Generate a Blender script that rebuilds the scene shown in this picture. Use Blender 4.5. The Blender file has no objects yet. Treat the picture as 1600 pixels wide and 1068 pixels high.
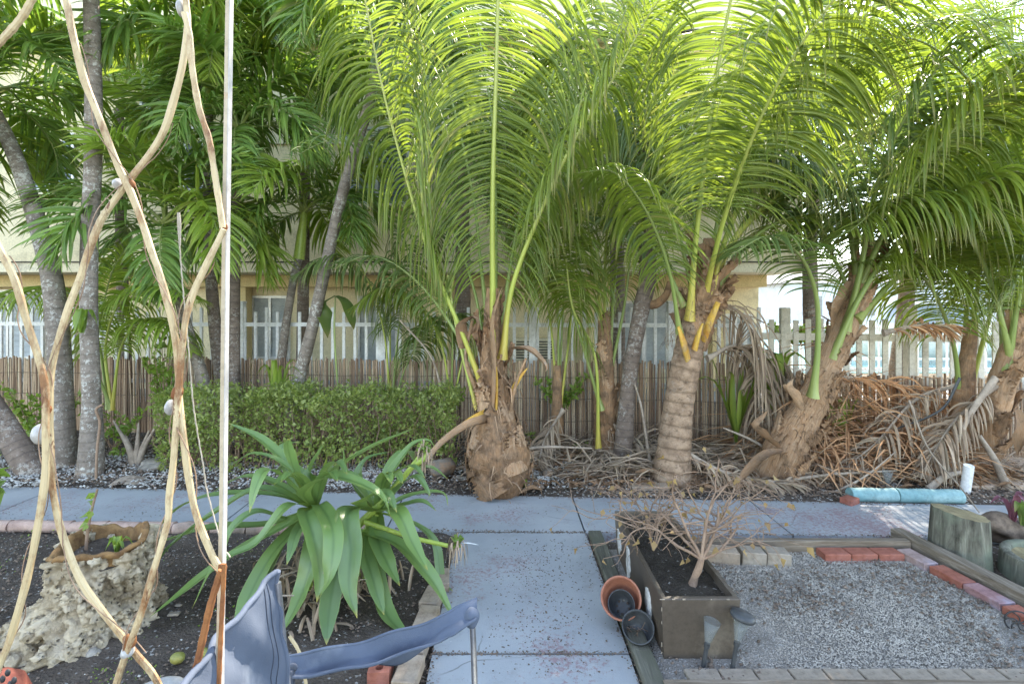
import bpy, math, random
import numpy as np
from mathutils import Vector, Matrix, Quaternion

# ------------------------------------------------------------------ camera, world, sun, exposure
sc = bpy.context.scene
COL = sc.collection
CAMH, F = 1.6, 780.0
cam = bpy.data.cameras.new('camera'); camo = bpy.data.objects.new('camera', cam); COL.objects.link(camo)
camo.location = (0, 0, CAMH); camo.rotation_euler = (math.radians(90), 0, 0)
cam.sensor_width = 36.0; cam.lens = 36.0*F/1600; cam.shift_y = -59/1600; cam.shift_x = 12/1600
cam.clip_start = 0.05; cam.clip_end = 2000
sc.camera = camo
SUN_EL, SUN_AZ = math.radians(45), math.radians(27)
w = bpy.data.worlds.new("World"); sc.world = w; w.use_nodes = True
nt = w.node_tree; nt.nodes.clear()
sky = nt.nodes.new('ShaderNodeTexSky'); sky.sky_type = 'NISHITA'; sky.sun_disc = False
sky.sun_elevation = SUN_EL; sky.sun_rotation = SUN_AZ; sky.air_density = 1.0; sky.dust_density = 0.2; sky.ozone_density = 1.5
tc = nt.nodes.new('ShaderNodeTexCoord'); mp = nt.nodes.new('ShaderNodeMapping'); mp.inputs['Scale'].default_value = (1.5, 1.5, 5)
nz = nt.nodes.new('ShaderNodeTexNoise'); nz.inputs['Scale'].default_value = 2.1; nz.inputs['Detail'].default_value = 7; nz.inputs['Roughness'].default_value = .62
rp = nt.nodes.new('ShaderNodeValToRGB'); rp.color_ramp.elements[0].position = .5; rp.color_ramp.elements[1].position = .72
mx = nt.nodes.new('ShaderNodeMixRGB'); mx.inputs['Color2'].default_value = (4.6, 4.8, 5.0, 1)
bg = nt.nodes.new('ShaderNodeBackground'); bg.inputs['Strength'].default_value = 0.15
out = nt.nodes.new('ShaderNodeOutputWorld')
nt.links.new(tc.outputs['Generated'], mp.inputs[0]); nt.links.new(mp.outputs[0], nz.inputs['Vector']); nt.links.new(nz.outputs[0], rp.inputs[0])
nt.links.new(rp.outputs[0], mx.inputs['Fac']); nt.links.new(sky.outputs[0], mx.inputs['Color1']); nt.links.new(mx.outputs[0], bg.inputs[0]); nt.links.new(bg.outputs[0], out.inputs[0])
sl = bpy.data.lights.new('sun', 'SUN'); sl.energy = 2.6; sl.angle = math.radians(.5); sl.color = (1, .97, .92)
so = bpy.data.objects.new('sun', sl); COL.objects.link(so)
sd = Vector((math.sin(SUN_AZ)*math.cos(SUN_EL), math.cos(SUN_AZ)*math.cos(SUN_EL), math.sin(SUN_EL)))
so.rotation_euler = sd.to_track_quat('Z', 'Y').to_euler(); so.location = sd*30
sc.view_settings.view_transform = 'Standard'; sc.view_settings.look = 'None'; sc.view_settings.gamma = 1
sc.view_settings.exposure = 2.78
sc.view_settings.use_white_balance = True; sc.view_settings.white_balance_temperature = 7700; sc.view_settings.white_balance_tint = 10
sc.render.engine = 'CYCLES'
sc.cycles.max_bounces = 8; sc.cycles.transmission_bounces = 6; sc.cycles.transparent_max_bounces = 8

# ------------------------------------------------------------------ helpers
def W(px, py, D): return np.array([(px-788)*D/F, D, CAMH-(py-475)*D/F])
def G(px, py, z=0.0):
    D = F*(CAMH-z)/(py-475); return np.array([(px-788)*D/F, D, z])
def nrm(v):
    v = np.asarray(v, float); l = np.linalg.norm(v, axis=-1, keepdims=True); return v/np.maximum(l, 1e-9)
def catmull(P, n):
    P = np.asarray(P, float); K = len(P)
    if K == 2: return P[0]+(P[1]-P[0])*np.linspace(0, 1, n)[:, None]
    Q = np.vstack([2*P[0]-P[1], P, 2*P[-1]-P[-2]])
    t = np.linspace(0, K-1, n*4); i = np.minimum(t.astype(int), K-2); u = (t-i)[:, None]
    a, b, c, d = Q[i], Q[i+1], Q[i+2], Q[i+3]
    R = .5*((2*b)+(-a+c)*u+(2*a-5*b+4*c-d)*u**2+(-a+3*b-3*c+d)*u**3)
    s = np.r_[0, np.cumsum(np.linalg.norm(np.diff(R, axis=0), axis=1))]
    q = np.linspace(0, s[-1], n)
    return np.stack([np.interp(q, s, R[:, k]) for k in range(3)], 1)
def tangents(P): return nrm(np.gradient(P, axis=0))
def rng(seed): return np.random.default_rng(seed)

def wloc(o):
    v = Vector((0, 0, 0))
    while o is not None: v += o.location; o = o.parent
    return v
class MB:
    def __init__(s): s.V = []; s.F = []; s.A = []; s.n = 0
    def add(s, V, Fc, A=None):
        V = np.asarray(V, float).reshape(-1, 3)
        s.V.append(V); s.A.append(np.zeros_like(V) if A is None else np.asarray(A, float).reshape(-1, 3))
        s.F.append((np.asarray(Fc, int)+s.n)); s.n += len(V)
    def grid(s, P, A=None, close=False):
        """P: (...,n,m,3) batches of n x m grids; close joins the m direction"""
        P = np.asarray(P, float)
        if P.ndim == 3: P = P[None]; A = None if A is None else np.asarray(A)[None]
        b, n, m, _ = P.shape
        i, j = np.meshgrid(np.arange(n-1), np.arange(m if close else m-1), indexing='ij')
        jn = (j+1) % m
        q = np.stack([i*m+j, i*m+jn, (i+1)*m+jn, (i+1)*m+j], -1).reshape(-1, 4)
        Fc = (q[None]+(np.arange(b)*n*m)[:, None, None]).reshape(-1, 4)
        s.add(P, Fc, A)
    def tube(s, pts, r, seg=8, caps=True, n=None, squash=None, rn=None, phase=0.0):
        P = np.asarray(pts, float)
        if n: P = catmull(P, n)
        K = len(P); r = np.interp(np.linspace(0, 1, K), np.linspace(0, 1, len(np.atleast_1d(r))), np.atleast_1d(r)) if np.ndim(r) else np.full(K, r)
        T = tangents(P); up = np.array([0, 0, 1.]) if abs(T[0][2]) < .9 else np.array([0, 1., 0])
        N = np.zeros_like(P); u = nrm(up-T[0]*np.dot(up, T[0]))
        for k in range(K):
            u = nrm(u-T[k]*np.dot(u, T[k])); N[k] = u
        B = np.cross(T, N); a = np.arange(seg)/seg*2*math.pi+phase
        ca, sa = np.cos(a), np.sin(a)
        if squash: sa = sa*squash
        R = r[:, None]*(1 if rn is None else rn(np.linspace(0, 1, K)[:, None], a[None]))*np.ones((K, seg))
        Q = P[:, None]+R[..., None]*(N[:, None]*ca[None, :, None]+B[:, None]*sa[None, :, None])
        L = np.r_[0, np.cumsum(np.linalg.norm(np.diff(P, axis=0), axis=1))]
        A = np.stack([np.repeat(L[:, None], seg, 1), np.repeat((a/(2*math.pi))[None], K, 0), np.ones((K, seg))*np.linspace(0, 1, K)[:, None]], -1)
        base = s.n; s.grid(Q, A, True)
        if caps:
            for k, rev in ((0, 1), (K-1, 0)):
                c = P[k]; V = np.vstack([c[None], Q[k]])
                f = [[0, 1+(j+1) % seg, 1+j, 1+j] if rev else [0, 1+j, 1+(j+1) % seg, 1+(j+1) % seg] for j in range(seg)]
                s.add(V, f, np.tile([L[k], 0, k/(K-1)], (seg+1, 1)))
    def hexa(s, c8):
        s.add(c8, [[0, 3, 2, 1], [4, 5, 6, 7], [0, 1, 5, 4], [1, 2, 6, 5], [2, 3, 7, 6], [3, 0, 4, 7]], c8)
    def box(s, c, d, rz=0, M=None, bev=0):
        x, y, z = [k/2 for k in d]
        if bev:
            vs = []
            for (zz, ins) in ((-z, bev), (-z+bev, 0), (z-bev, 0), (z, bev)):
                X, Y = x-ins, y-ins; e = bev*.6
                vs.append([(-X+e, -Y, zz), (X-e, -Y, zz), (X, -Y+e, zz), (X, Y-e, zz), (X-e, Y, zz), (-X+e, Y, zz), (-X, Y-e, zz), (-X, -Y+e, zz)])
            v = np.array(vs).reshape(-1, 3)
            Fc = []
            for k in range(3):
                for j in range(8): Fc.append([k*8+j, k*8+(j+1) % 8, (k+1)*8+(j+1) % 8, (k+1)*8+j])
            for (o, r_) in ((0, 1), (24, 0)):
                q = [[0, 1, 2, 7], [7, 2, 3, 6], [6, 3, 4, 5]]
                for f in q: Fc.append([o+k for k in (f[::-1] if r_ else f)])
        else:
            v = np.array([(-x, -y, -z), (x, -y, -z), (x, y, -z), (-x, y, -z), (-x, -y, z), (x, -y, z), (x, y, z), (-x, y, z)])
            Fc = [[0, 3, 2, 1], [4, 5, 6, 7], [0, 1, 5, 4], [1, 2, 6, 5], [2, 3, 7, 6], [3, 0, 4, 7]]
        loc = v.copy()
        if M is not None: v = v@np.array(M).T
        elif rz:
            ca, sa = math.cos(rz), math.sin(rz); v = v@np.array([[ca, sa, 0], [-sa, ca, 0], [0, 0, 1]])
        s.add(v+np.array(c), Fc, loc+np.array(c))
    def build(s, name, mat, parent=None, smooth=True, off=None):
        me = bpy.data.meshes.new(name)
        V = np.vstack(s.V); A = np.vstack(s.A)
        o_ = np.array(wloc(parent)) if parent is not None else (np.zeros(3) if off is None else np.array(off, float))
        V = V-o_
        Fc = [f for f in s.F]
        allf = []
        for f in Fc:
            allf.append(f if f.shape[1] == 4 else np.hstack([f, f[:, -1:]]))
        Q = np.vstack(allf); tri = Q[:, 2] == Q[:, 3]
        cnt = np.where(tri, 3, 4); st = np.r_[0, np.cumsum(cnt)[:-1]]
        mask = np.ones_like(Q, bool); mask[tri, 3] = False
        loops = Q[mask]
        me.vertices.add(len(V)); me.vertices.foreach_set('co', V.astype(np.float32).ravel())
        me.loops.add(len(loops)); me.loops.foreach_set('vertex_index', loops.astype(np.int32))
        me.polygons.add(len(Q)); me.polygons.foreach_set('loop_start', st.astype(np.int32))
        at = me.attributes.new('tuv', 'FLOAT_VECTOR', 'POINT'); at.data.foreach_set('vector', A.astype(np.float32).ravel())
        me.update(calc_edges=True); me.validate()
        me.polygons.foreach_set('use_smooth', np.full(len(me.polygons), bool(smooth)))
        me.materials.append(mat)
        o = bpy.data.objects.new(name, me); COL.objects.link(o)
        if parent is not None: o.parent = parent
        elif off is not None: o.location = off
        return o

def tag(o, label=None, cat=None, group=None, kind=None):
    if label: o['label'] = label
    if cat: o['category'] = cat
    if group: o['group'] = group
    if kind: o['kind'] = kind
    return o
def thing(name, loc, label, cat, group=None):
    o = bpy.data.objects.new(name, None); COL.objects.link(o); o.location = tuple(float(v) for v in loc)
    o.empty_display_size = .1
    return tag(o, label, cat, group)
def copy_tree(o, parent=None):
    c = o.copy(); COL.objects.link(c); c.parent = parent
    for ch in [x for x in bpy.data.objects if x.parent == o]: copy_tree(ch, c)
    return c

# ------------------------------------------------------------------ materials
MATS = {}
class NT:
    def __init__(s, name):
        s.m = bpy.data.materials.new(name); s.m.use_nodes = True; s.t = s.m.node_tree; s.t.nodes.clear()
        s.out = s.n('ShaderNodeOutputMaterial')
    def n(s, ty, **kw):
        x = s.t.nodes.new(ty)
        for k, v in kw.items(): setattr(x, k, v)
        return x
    def l(s, a, b): s.t.links.new(a, b)
    def coord(s, attr=None, scale=(1, 1, 1)):
        if attr: c = s.n('ShaderNodeAttribute'); c.attribute_name = attr; o = c.outputs['Vector']
        else: c = s.n('ShaderNodeTexCoord'); o = c.outputs['Object']
        m = s.n('ShaderNodeMapping'); m.inputs['Scale'].default_value = scale; s.l(o, m.inputs[0]); return m.outputs[0]
    def noise(s, co, scale, detail=5, rough=.6, dist=0):
        x = s.n('ShaderNodeTexNoise'); x.inputs['Scale'].default_value = scale; x.inputs['Detail'].default_value = detail
        x.inputs['Roughness'].default_value = rough; x.inputs['Distortion'].default_value = dist; s.l(co, x.inputs['Vector']); return x.outputs[0]
    def vor(s, co, scale, feat='F1', out='Distance'):
        x = s.n('ShaderNodeTexVoronoi'); x.feature = feat; x.inputs['Scale'].default_value = scale; s.l(co, x.inputs['Vector']); return x.outputs[out]
    def ramp(s, fac, stops):
        x = s.n('ShaderNodeValToRGB'); e = x.color_ramp.elements
        while len(e) > 1: e.remove(e[-1])
        e[0].position = stops[0][0]; e[0].color = c4(stops[0][1])
        for p, c in stops[1:]:
            q = e.new(p); q.color = c4(c)
        s.l(fac, x.inputs[0]); return x.outputs[0]
    def mix(s, fac, a, b, mode='MIX'):
        x = s.n('ShaderNodeMixRGB', blend_type=mode)
        for k, v in (('Fac', fac), ('Color1', a), ('Color2', b)):
            if isinstance(v, (int, float)): x.inputs[k].default_value = v
            elif isinstance(v, tuple): x.inputs[k].default_value = c4(v)
            else: s.l(v, x.inputs[k])
        return x.outputs[0]
    def math(s, op, a, b=0.0):
        x = s.n('ShaderNodeMath', operation=op)
        for k, v in ((0, a), (1, b)):
            if isinstance(v, (int, float)): x.inputs[k].default_value = v
            else: s.l(v, x.inputs[k])
        return x.outputs[0]
    def bump(s, h, strength=.5, dist=.01, prev=None):
        x = s.n('ShaderNodeBump'); x.inputs['Strength'].default_value = strength; x.inputs['Distance'].default_value = dist
        s.l(h, x.inputs['Height'])
        if prev is not None: s.l(prev, x.inputs['Normal'])
        return x.outputs[0]
    def bsdf(s, col, rough=.7, bump=None, spec=.4, metal=0, trans=None, tfac=.4, alpha=None, transmission=0, link=True):
        p = s.n('ShaderNodeBsdfPrincipled')
        if isinstance(col, tuple): p.inputs['Base Color'].default_value = c4(col)
        else: s.l(col, p.inputs['Base Color'])
        if isinstance(rough, (int, float)): p.inputs['Roughness'].default_value = rough
        else: s.l(rough, p.inputs['Roughness'])
        p.inputs['Specular IOR Level'].default_value = spec; p.inputs['Metallic'].default_value = metal
        p.inputs['Transmission Weight'].default_value = transmission
        if bump is not None: s.l(bump, p.inputs['Normal'])
        o = p.outputs[0]
        if trans is not None:
            t = s.n('ShaderNodeBsdfTranslucent')
            if isinstance(trans, tuple): t.inputs[0].default_value = c4(trans)
            else: s.l(trans, t.inputs[0])
            mxx = s.n('ShaderNodeMixShader'); mxx.inputs[0].default_value = tfac; s.l(o, mxx.inputs[1]); s.l(t.outputs[0], mxx.inputs[2]); o = mxx.outputs[0]
        s.l(o, s.out.inputs[0]); return s.m
def c4(c): return tuple(c)+(1,) if len(c) == 3 else tuple(c)

def m_leaf(name, dark, light, tip, tr=None, tfac=.38, rough=.42, brown=.93):
    t = NT(name); a = t.n('ShaderNodeAttribute'); a.attribute_name = 'tuv'
    sp = t.n('ShaderNodeSeparateXYZ'); t.l(a.outputs['Vector'], sp.inputs[0])
    c = t.mix(sp.outputs[1], dark, light)
    co = t.coord(scale=(1, 1, 1)); nn = t.noise(co, 3.0, 3)
    c = t.mix(t.math('MULTIPLY', nn, .45), c, light)
    tipf = t.ramp(t.math('ADD', sp.outputs[0], t.math('MULTIPLY', sp.outputs[1], .08)), [(brown-.12, (0, 0, 0)), (min(brown+.06, 1), (1, 1, 1))])
    c = t.mix(tipf, c, tip)
    old = t.ramp(sp.outputs[1], [(.955, (0, 0, 0)), (.965, (1, 1, 1))]); c = t.mix(t.math('MULTIPLY', old, .8), c, tip)
    trc = t.mix(.45, c, tr or (.35, .55, .03))
    st = t.noise(t.coord('tuv', (3, 60, 60)), 5, 2)
    return t.bsdf(c, rough*1.1, t.bump(st, .15, .003), .6, trans=trc, tfac=tfac)
def m_simple(name, c1, c2, scale=6, rough=.7, bump=.3, bd=.004, stretch=(1, 1, 1), attr=None, spec=.35, metal=0, c3=None, fine=8, s3=2.0, p3=(.52, .66), grime=.55):
    t = NT(name); co = t.coord(attr, stretch)
    n1 = t.noise(co, scale, 8, .65); c = t.ramp(n1, [(.32, c1), (.68, c2)])
    if c3: c = t.mix(t.ramp(t.noise(t.coord(None), s3, 6, .7), [(p3[0], (0, 0, 0)), (p3[1], (1, 1, 1))]), c, c3)
    n2 = t.noise(co, scale*fine, 4, .7)
    ob = t.coord(None)
    gr = t.ramp(t.noise(ob, 38, 7, .8), [(.34, (.52, .50, .48)), (.5, (.95, .95, .95)), (.66, (1.18, 1.17, 1.15))])
    c = t.mix(grime, c, t.mix(1.0, c, gr, 'MULTIPLY'))
    return t.bsdf(c, rough, t.bump(t.math('ADD', n1, n2), bump, bd), spec, metal)
M = MATS
M['coco'] = m_leaf('coconut_leaf', (.06, .11, .018), (.25, .32, .05), (.25, .22, .08), (.36, .50, .04), .42)
M['cocodark'] = m_leaf('coconut_leaf_blue', (.05, .095, .03), (.20, .27, .08), (.25, .22, .08), (.30, .50, .05), .38)
M['adon'] = m_leaf('palm_leaf_deep', (.06, .14, .03), (.23, .36, .08), (.16, .17, .05), (.30, .55, .03), .33)
M['adonlit'] = m_leaf('palm_leaf_fresh_lit', (.13, .23, .03), (.34, .46, .08), (.25, .25, .06), (.42, .58, .05), .42)  # lit copy of the deep leaf, sun put into its colour; also young plants
M['dead'] = m_leaf('dead_leaf', (.13, .08, .05), (.46, .35, .255), (.35, .28, .2), (.4, .3, .2), .1, .8)
M['deadred'] = m_leaf('dead_leaf_russet', (.24, .10, .04), (.60, .33, .17), (.35, .28, .2), (.4, .3, .2), .12, .8)
M['hedge'] = m_leaf('hedge_leaf', (.11, .15, .04), (.34, .38, .12), (.17, .29, .05), (.42, .62, .05), .38, brown=1.5)
M['weed'] = m_leaf('weed_leaf', (.10, .18, .03), (.26, .36, .07), (.16, .36, .04), (.4, .65, .05), .4, brown=1.5)
M['lily'] = None
def lily():
    t = NT('lily_leaf'); a = t.n('ShaderNodeAttribute'); a.attribute_name = 'tuv'; sp = t.n('ShaderNodeSeparateXYZ'); t.l(a.outputs['Vector'], sp.inputs[0])
    c = t.mix(sp.outputs[2], (.09, .18, .035), (.19, .32, .06))
    c = t.mix(t.math('MULTIPLY', t.noise(t.coord(), 5, 4), .8), c, (.16, .25, .14))
    mid = t.ramp(t.math('ABSOLUTE', t.math('SUBTRACT', sp.outputs[1], .5)), [(0.0, (1, 1, 1)), (.10, (0, 0, 0))])
    c = t.mix(t.math('MULTIPLY', mid, .55), c, (.05, .12, .04))
    edge = t.ramp(t.math('ABSOLUTE', t.math('SUBTRACT', sp.outputs[1], .5)), [(.44, (0, 0, 0)), (.5, (1, 1, 1))])
    c = t.mix(t.math('MULTIPLY', edge, .5), c, (.25, .33, .08))
    bs = t.ramp(sp.outputs[0], [(.0, (1, 1, 1)), (.22, (0, 0, 0))]); c = t.mix(t.math('MULTIPLY', bs, .7), c, (.25, .36, .06))
    tp = t.ramp(sp.outputs[0], [(.95, (0, 0, 0)), (1, (1, 1, 1))]); c = t.mix(tp, c, (.45, .36, .08))
    b = t.bump(t.noise(t.coord('tuv', (1.2, 90, 1)), 1, 2), .25, .004)
    return t.bsdf(c, .29, b, .7, trans=t.mix(.5, c, (.4, .5, .08)), tfac=.3)
M['lily'] = lily()
def m_rachis(name, c1, c2, c3):
    t = NT(name); a = t.n('ShaderNodeAttribute'); a.attribute_name = 'tuv'; sp = t.n('ShaderNodeSeparateXYZ'); t.l(a.outputs['Vector'], sp.inputs[0])
    c = t.ramp(sp.outputs[2], [(0, c1), (.18, c2), (1, c3)])
    c = t.mix(t.math('MULTIPLY', t.noise(t.coord('tuv', (1, 14, 1)), 6, 3), .35), c, c1)
    return t.bsdf(c, .4, t.bump(t.noise(t.coord('tuv', (2, 60, 1)), 4, 2), .2, .004), .5)
M['rachis'] = m_rachis('frond_stalk', (.55, .42, .09), (.33, .42, .08), (.36, .42, .16))
M['rachisg'] = m_rachis('frond_stalk_green', (.28, .32, .10), (.20, .28, .075), (.27, .31, .12))
M['shaft'] = m_simple('crownshaft_green', (.20, .30, .05), (.34, .42, .09), 4, .35, .1, .004, (1, 1, .3))
def m_bark(name, c1, c2, ring, c3, lich):
    t = NT(name); a = t.n('ShaderNodeAttribute'); a.attribute_name = 'tuv'; sp = t.n('ShaderNodeSeparateXYZ'); t.l(a.outputs['Vector'], sp.inputs[0])
    co = t.coord(None, (1, 1, 1)); n1 = t.noise(co, 9, 8, .7)
    c = t.ramp(n1, [(.3, c1), (.7, c2)])
    wv = t.math('SINE', t.math('ADD', t.math('MULTIPLY', sp.outputs[0], ring), t.math('MULTIPLY', t.noise(co, 6, 3), 4)))
    rr = t.ramp(wv, [(.72, (0, 0, 0)), (.98, (1, 1, 1))]); c = t.mix(t.math('MULTIPLY', rr, .45), c, c3)
    sp2 = t.ramp(t.math('MULTIPLY', t.noise(co, 34, 5, .8), t.math('ADD', t.noise(co, 4, 3, .6), .5)), [(.545, (0, 0, 0)), (.62, (1, 1, 1))]); c = t.mix(t.math('MULTIPLY', sp2, lich), c, (.55, .54, .50))
    sp3 = t.ramp(t.noise(co, 22, 7, .8), [(.36, (1, 1, 1)), (.46, (0, 0, 0))]); c = t.mix(t.math('MULTIPLY', sp3, .65), c, tuple(v*.45 for v in c1))
    h = t.math('ADD', t.math('MULTIPLY', wv, .28), t.math('MULTIPLY', t.noise(co, 34, 7, .8), 1.5))
    return t.bsdf(c, .85, t.bump(h, .7, .012), .2)
M['bark'] = m_bark('palm_bark', (.15, .12, .10), (.33, .28, .24), 70, (.12, .10, .085), .8)
M['barkdark'] = m_bark('palm_bark_dark', (.12, .09, .075), (.26, .20, .165), 85, (.09, .07, .06), .45)
M['cocobark'] = m_bark('coconut_bark', (.14, .085, .055), (.46, .32, .22), 62, (.10, .065, .045), .12)
def m_fibre(name, c1, c2, c3, st=(1, 14, 1)):
    t = NT(name); co = t.coord('tuv', st); n1 = t.noise(co, 4, 8, .7); c = t.ramp(n1, [(.3, c1), (.5, c2), (.72, c3)])
    big = t.ramp(t.noise(t.coord(), 11, 6, .7), [(.33, tuple(v*.55 for v in c1)), (.47, c2), (.60, (.48, .26, .13)), (.72, (.62, .51, .40))])
    c = t.mix(.5, c, big)
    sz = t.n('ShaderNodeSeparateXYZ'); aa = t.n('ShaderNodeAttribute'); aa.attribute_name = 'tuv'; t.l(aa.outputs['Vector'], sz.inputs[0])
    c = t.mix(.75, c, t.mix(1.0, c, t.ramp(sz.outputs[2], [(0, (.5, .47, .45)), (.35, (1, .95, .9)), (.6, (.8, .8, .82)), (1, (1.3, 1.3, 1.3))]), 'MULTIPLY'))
    return t.bsdf(c, .85, t.bump(t.noise(co, 12, 6, .8), .7, .01), .2)
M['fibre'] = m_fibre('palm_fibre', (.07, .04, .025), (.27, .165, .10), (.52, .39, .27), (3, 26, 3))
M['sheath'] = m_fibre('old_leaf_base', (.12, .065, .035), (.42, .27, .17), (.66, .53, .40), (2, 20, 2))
M['stub'] = m_simple('cut_stalk', (.50, .22, .04), (.62, .42, .08), 6, .6, .3, .004, (2, 2, 1), c3=(.40, .30, .2))
M['twig'] = m_simple('dry_twig', (.19, .115, .075), (.36, .25, .18), 12, .85, .4, .003)
M['twiggrey'] = m_simple('grey_stalk', (.20, .155, .12), (.44, .36, .29), 8, .8, .4, .003)
M['concrete'] = None
def concrete():
    t = NT('painted_concrete'); co = t.coord()
    c = t.ramp(t.noise(co, 1.6, 8, .6), [(.3, (.25, .268, .285)), (.7, (.345, .362, .375))])
    st = t.ramp(t.noise(co, 5, 8, .75), [(.54, (0, 0, 0)), (.70, (1, 1, 1))]); c = t.mix(t.math('MULTIPLY', st, .6), c, (.19, .19, .19))
    dv = t.n('ShaderNodeTexVoronoi'); dv.feature = 'DISTANCE_TO_EDGE'; dv.inputs['Scale'].default_value = .75
    wn = t.n('ShaderNodeTexNoise'); wn.inputs['Scale'].default_value = 3; wn.inputs['Detail'].default_value = 6; t.l(co, wn.inputs['Vector'])
    t.l(t.mix(.12, co, wn.outputs['Color'], 'ADD'), dv.inputs['Vector'])
    ck = t.math('MULTIPLY', t.ramp(dv.outputs['Distance'], [(.0, (.8, .8, .8)), (.003, (0, 0, 0))]), t.ramp(t.noise(co, .8, 3), [(.52, (0, 0, 0)), (.58, (1, 1, 1))]))
    c = t.mix(ck, c, (.10, .095, .09))
    # reddish wear patches with crumbly edges
    msk = t.ramp(t.math('MULTIPLY', t.noise(co, 1.25, 3, .5), t.noise(co, 38, 5, .8)), [(.285, (0, 0, 0)), (.34, (1, 1, 1))])
    c = t.mix(t.math('MULTIPLY', msk, .7), c, (.24, .13, .14))
    sp = t.ramp(t.noise(co, 75, 3, .7), [(.66, (0, 0, 0)), (.72, (1, 1, 1))]); c = t.mix(t.math('MULTIPLY', sp, .7), c, (.12, .10, .10))
    sw = t.ramp(t.noise(co, 42, 3, .7), [(.70, (0, 0, 0)), (.76, (1, 1, 1))]); c = t.mix(t.math('MULTIPLY', sw, .5), c, (.55, .57, .6))
    return t.bsdf(c, .75, t.bump(t.noise(co, 60, 6, .8), .35, .004), .3)
M['concrete'] = concrete()
def soil(name, a, b, sp_c, amt, sc_=1.0):
    t = NT(name); co = t.coord(); c = t.ramp(t.noise(co, 5*sc_, 10, .75), [(.3, a), (.7, b)])
    v = t.vor(co, 90*sc_, 'F1', 'Color'); sep = t.n('ShaderNodeSeparateColor'); t.l(v, sep.inputs[0])
    f = t.ramp(sep.outputs[0], [(1-amt, (0, 0, 0)), (1-amt+.02, (1, 1, 1))]); c = t.mix(f, c, sp_c)
    c = t.mix(t.math('MULTIPLY', sep.outputs[1], .35), c, a)
    h = t.math('ADD', t.noise(co, 30*sc_, 8, .8), t.math('MULTIPLY', t.vor(co, 90*sc_), .8))
    return t.bsdf(c, .95, t.bump(h, .9, .015), .15)
M['soil'] = soil('dark_soil', (.055, .043, .036), (.15, .122, .10), (.32, .30, .28), .05)
M['strip'] = soil('mulch_soil', (.055, .042, .034), (.15, .12, .10), (.5, .48, .45), .12, .8)
M['gravel'] = soil('grey_gravel', (.21, .19, .17), (.35, .325, .30), (.42, .40, .38), .12, 1.6)
M['ground'] = soil('far_ground', (.10, .085, .06), (.2, .17, .13), (.4, .38, .35), .05)
M['pebble'] = m_simple('white_pebble', (.30, .28, .26), (.62, .60, .57), 9, .8, .3, .002)
M['pebdark'] = m_simple('dark_chip', (.07, .05, .04), (.24, .18, .14), 14, .9, .3, .002)
M['pebgrey'] = m_simple('gravel_stone', (.25, .22, .19), (.52, .475, .42), 25, .85, .3, .002)
M['stone'] = m_simple('grey_stone', (.16, .14, .12), (.36, .33, .29), 14, .9, .6, .01)
M['brick'] = m_simple('red_brick', (.25, .075, .048), (.36, .135, .095), 14, .85, .5, .004, c3=(.30, .12, .10))
M['brickpink'] = m_simple('pink_brick', (.28, .19, .17), (.42, .31, .29), 10, .85, .4, .004, c3=(.36, .3, .34))
M['brickpurple'] = m_simple('faded_brick', (.24, .12, .12), (.36, .21, .21), 10, .85, .4, .004, c3=(.34, .3, .36))
M['paver'] = m_simple('tan_paver', (.26, .19, .135), (.38, .30, .23), 12, .88, .5, .004, c3=(.26, .21, .17))
M['paverpale'] = m_simple('pale_paver', (.22, .18, .14), (.34, .285, .23), 12, .88, .4, .004, c3=(.34, .3, .26))
M['clay'] = m_simple('clay_edging', (.30, .20, .17), (.46, .33, .28), 9, .9, .5, .006, c3=(.2, .16, .13))
def wood(name, a, b, c_, ax=(1, 14, 14), g=None):
    t = NT(name); co = t.coord(None, ax); c = t.ramp(t.noise(co, 3, 10, .7, .6), [(.3, a), (.55, b), (.75, c_)])
    if g: c = t.mix(t.ramp(t.noise(t.coord(), 5, 5), [(.45, (0, 0, 0)), (.65, (1, 1, 1))]), c, g)
    return t.bsdf(c, .88, t.bump(t.noise(co, 9, 8, .8), .7, .008), .2)
M['woodx'] = wood('weathered_plank', (.09, .065, .045), (.22, .175, .135), (.36, .31, .26))
M['woody'] = wood('weathered_timber', (.09, .07, .05), (.22, .18, .14), (.38, .34, .29), (14, 1, 14))
M['woodgreen'] = wood('mossy_timber', (.05, .048, .038), (.13, .125, .10), (.24, .225, .18), (14, 1, 14), (.10, .10, .075))
M['log'] = wood('mossy_log', (.035, .03, .025), (.15, .145, .115), (.33, .32, .26), (9, 9, 1.2), (.17, .19, .14))
M['logtop'] = m_simple('log_end_grain', (.13, .10, .05), (.30, .24, .13), 10, .9, .5, .006)
M['bamboo'] = None
def bamboo():
    t = NT('bamboo_cane'); a = t.n('ShaderNodeAttribute'); a.attribute_name = 'tuv'; sp = t.n('ShaderNodeSeparateXYZ'); t.l(a.outputs['Vector'], sp.inputs[0])
    c = t.ramp(sp.outputs[1], [(0, (.14, .08, .05)), (.5, (.40, .26, .17)), (1, (.68, .52, .37))])
    c = t.mix(t.math('MULTIPLY', t.noise(t.coord(), 7, 6, .7), .55), c, (.12, .08, .06))
    nd = t.ramp(t.math('FRACT', t.math('ADD', t.math('MULTIPLY', sp.outputs[0], 4.2), t.math('MULTIPLY', sp.outputs[1], 7))), [(.0, (1, 1, 1)), (.05, (0, 0, 0))])
    c = t.mix(t.math('MULTIPLY', nd, .6), c, (.08, .05, .04))
    return t.bsdf(c, .55, t.bump(nd, .3, .004), .4)
M['bamboo'] = bamboo()
M['white'] = m_simple('white_paint', (.66, .66, .66), (.80, .80, .80), 3, .5, .1, .003, c3=(.55, .55, .53))
M['creampaint'] = m_simple('cream_fence_paint', (.64, .60, .52), (.80, .76, .68), 4, .7, .3, .004, c3=(.42, .38, .3))
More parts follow.
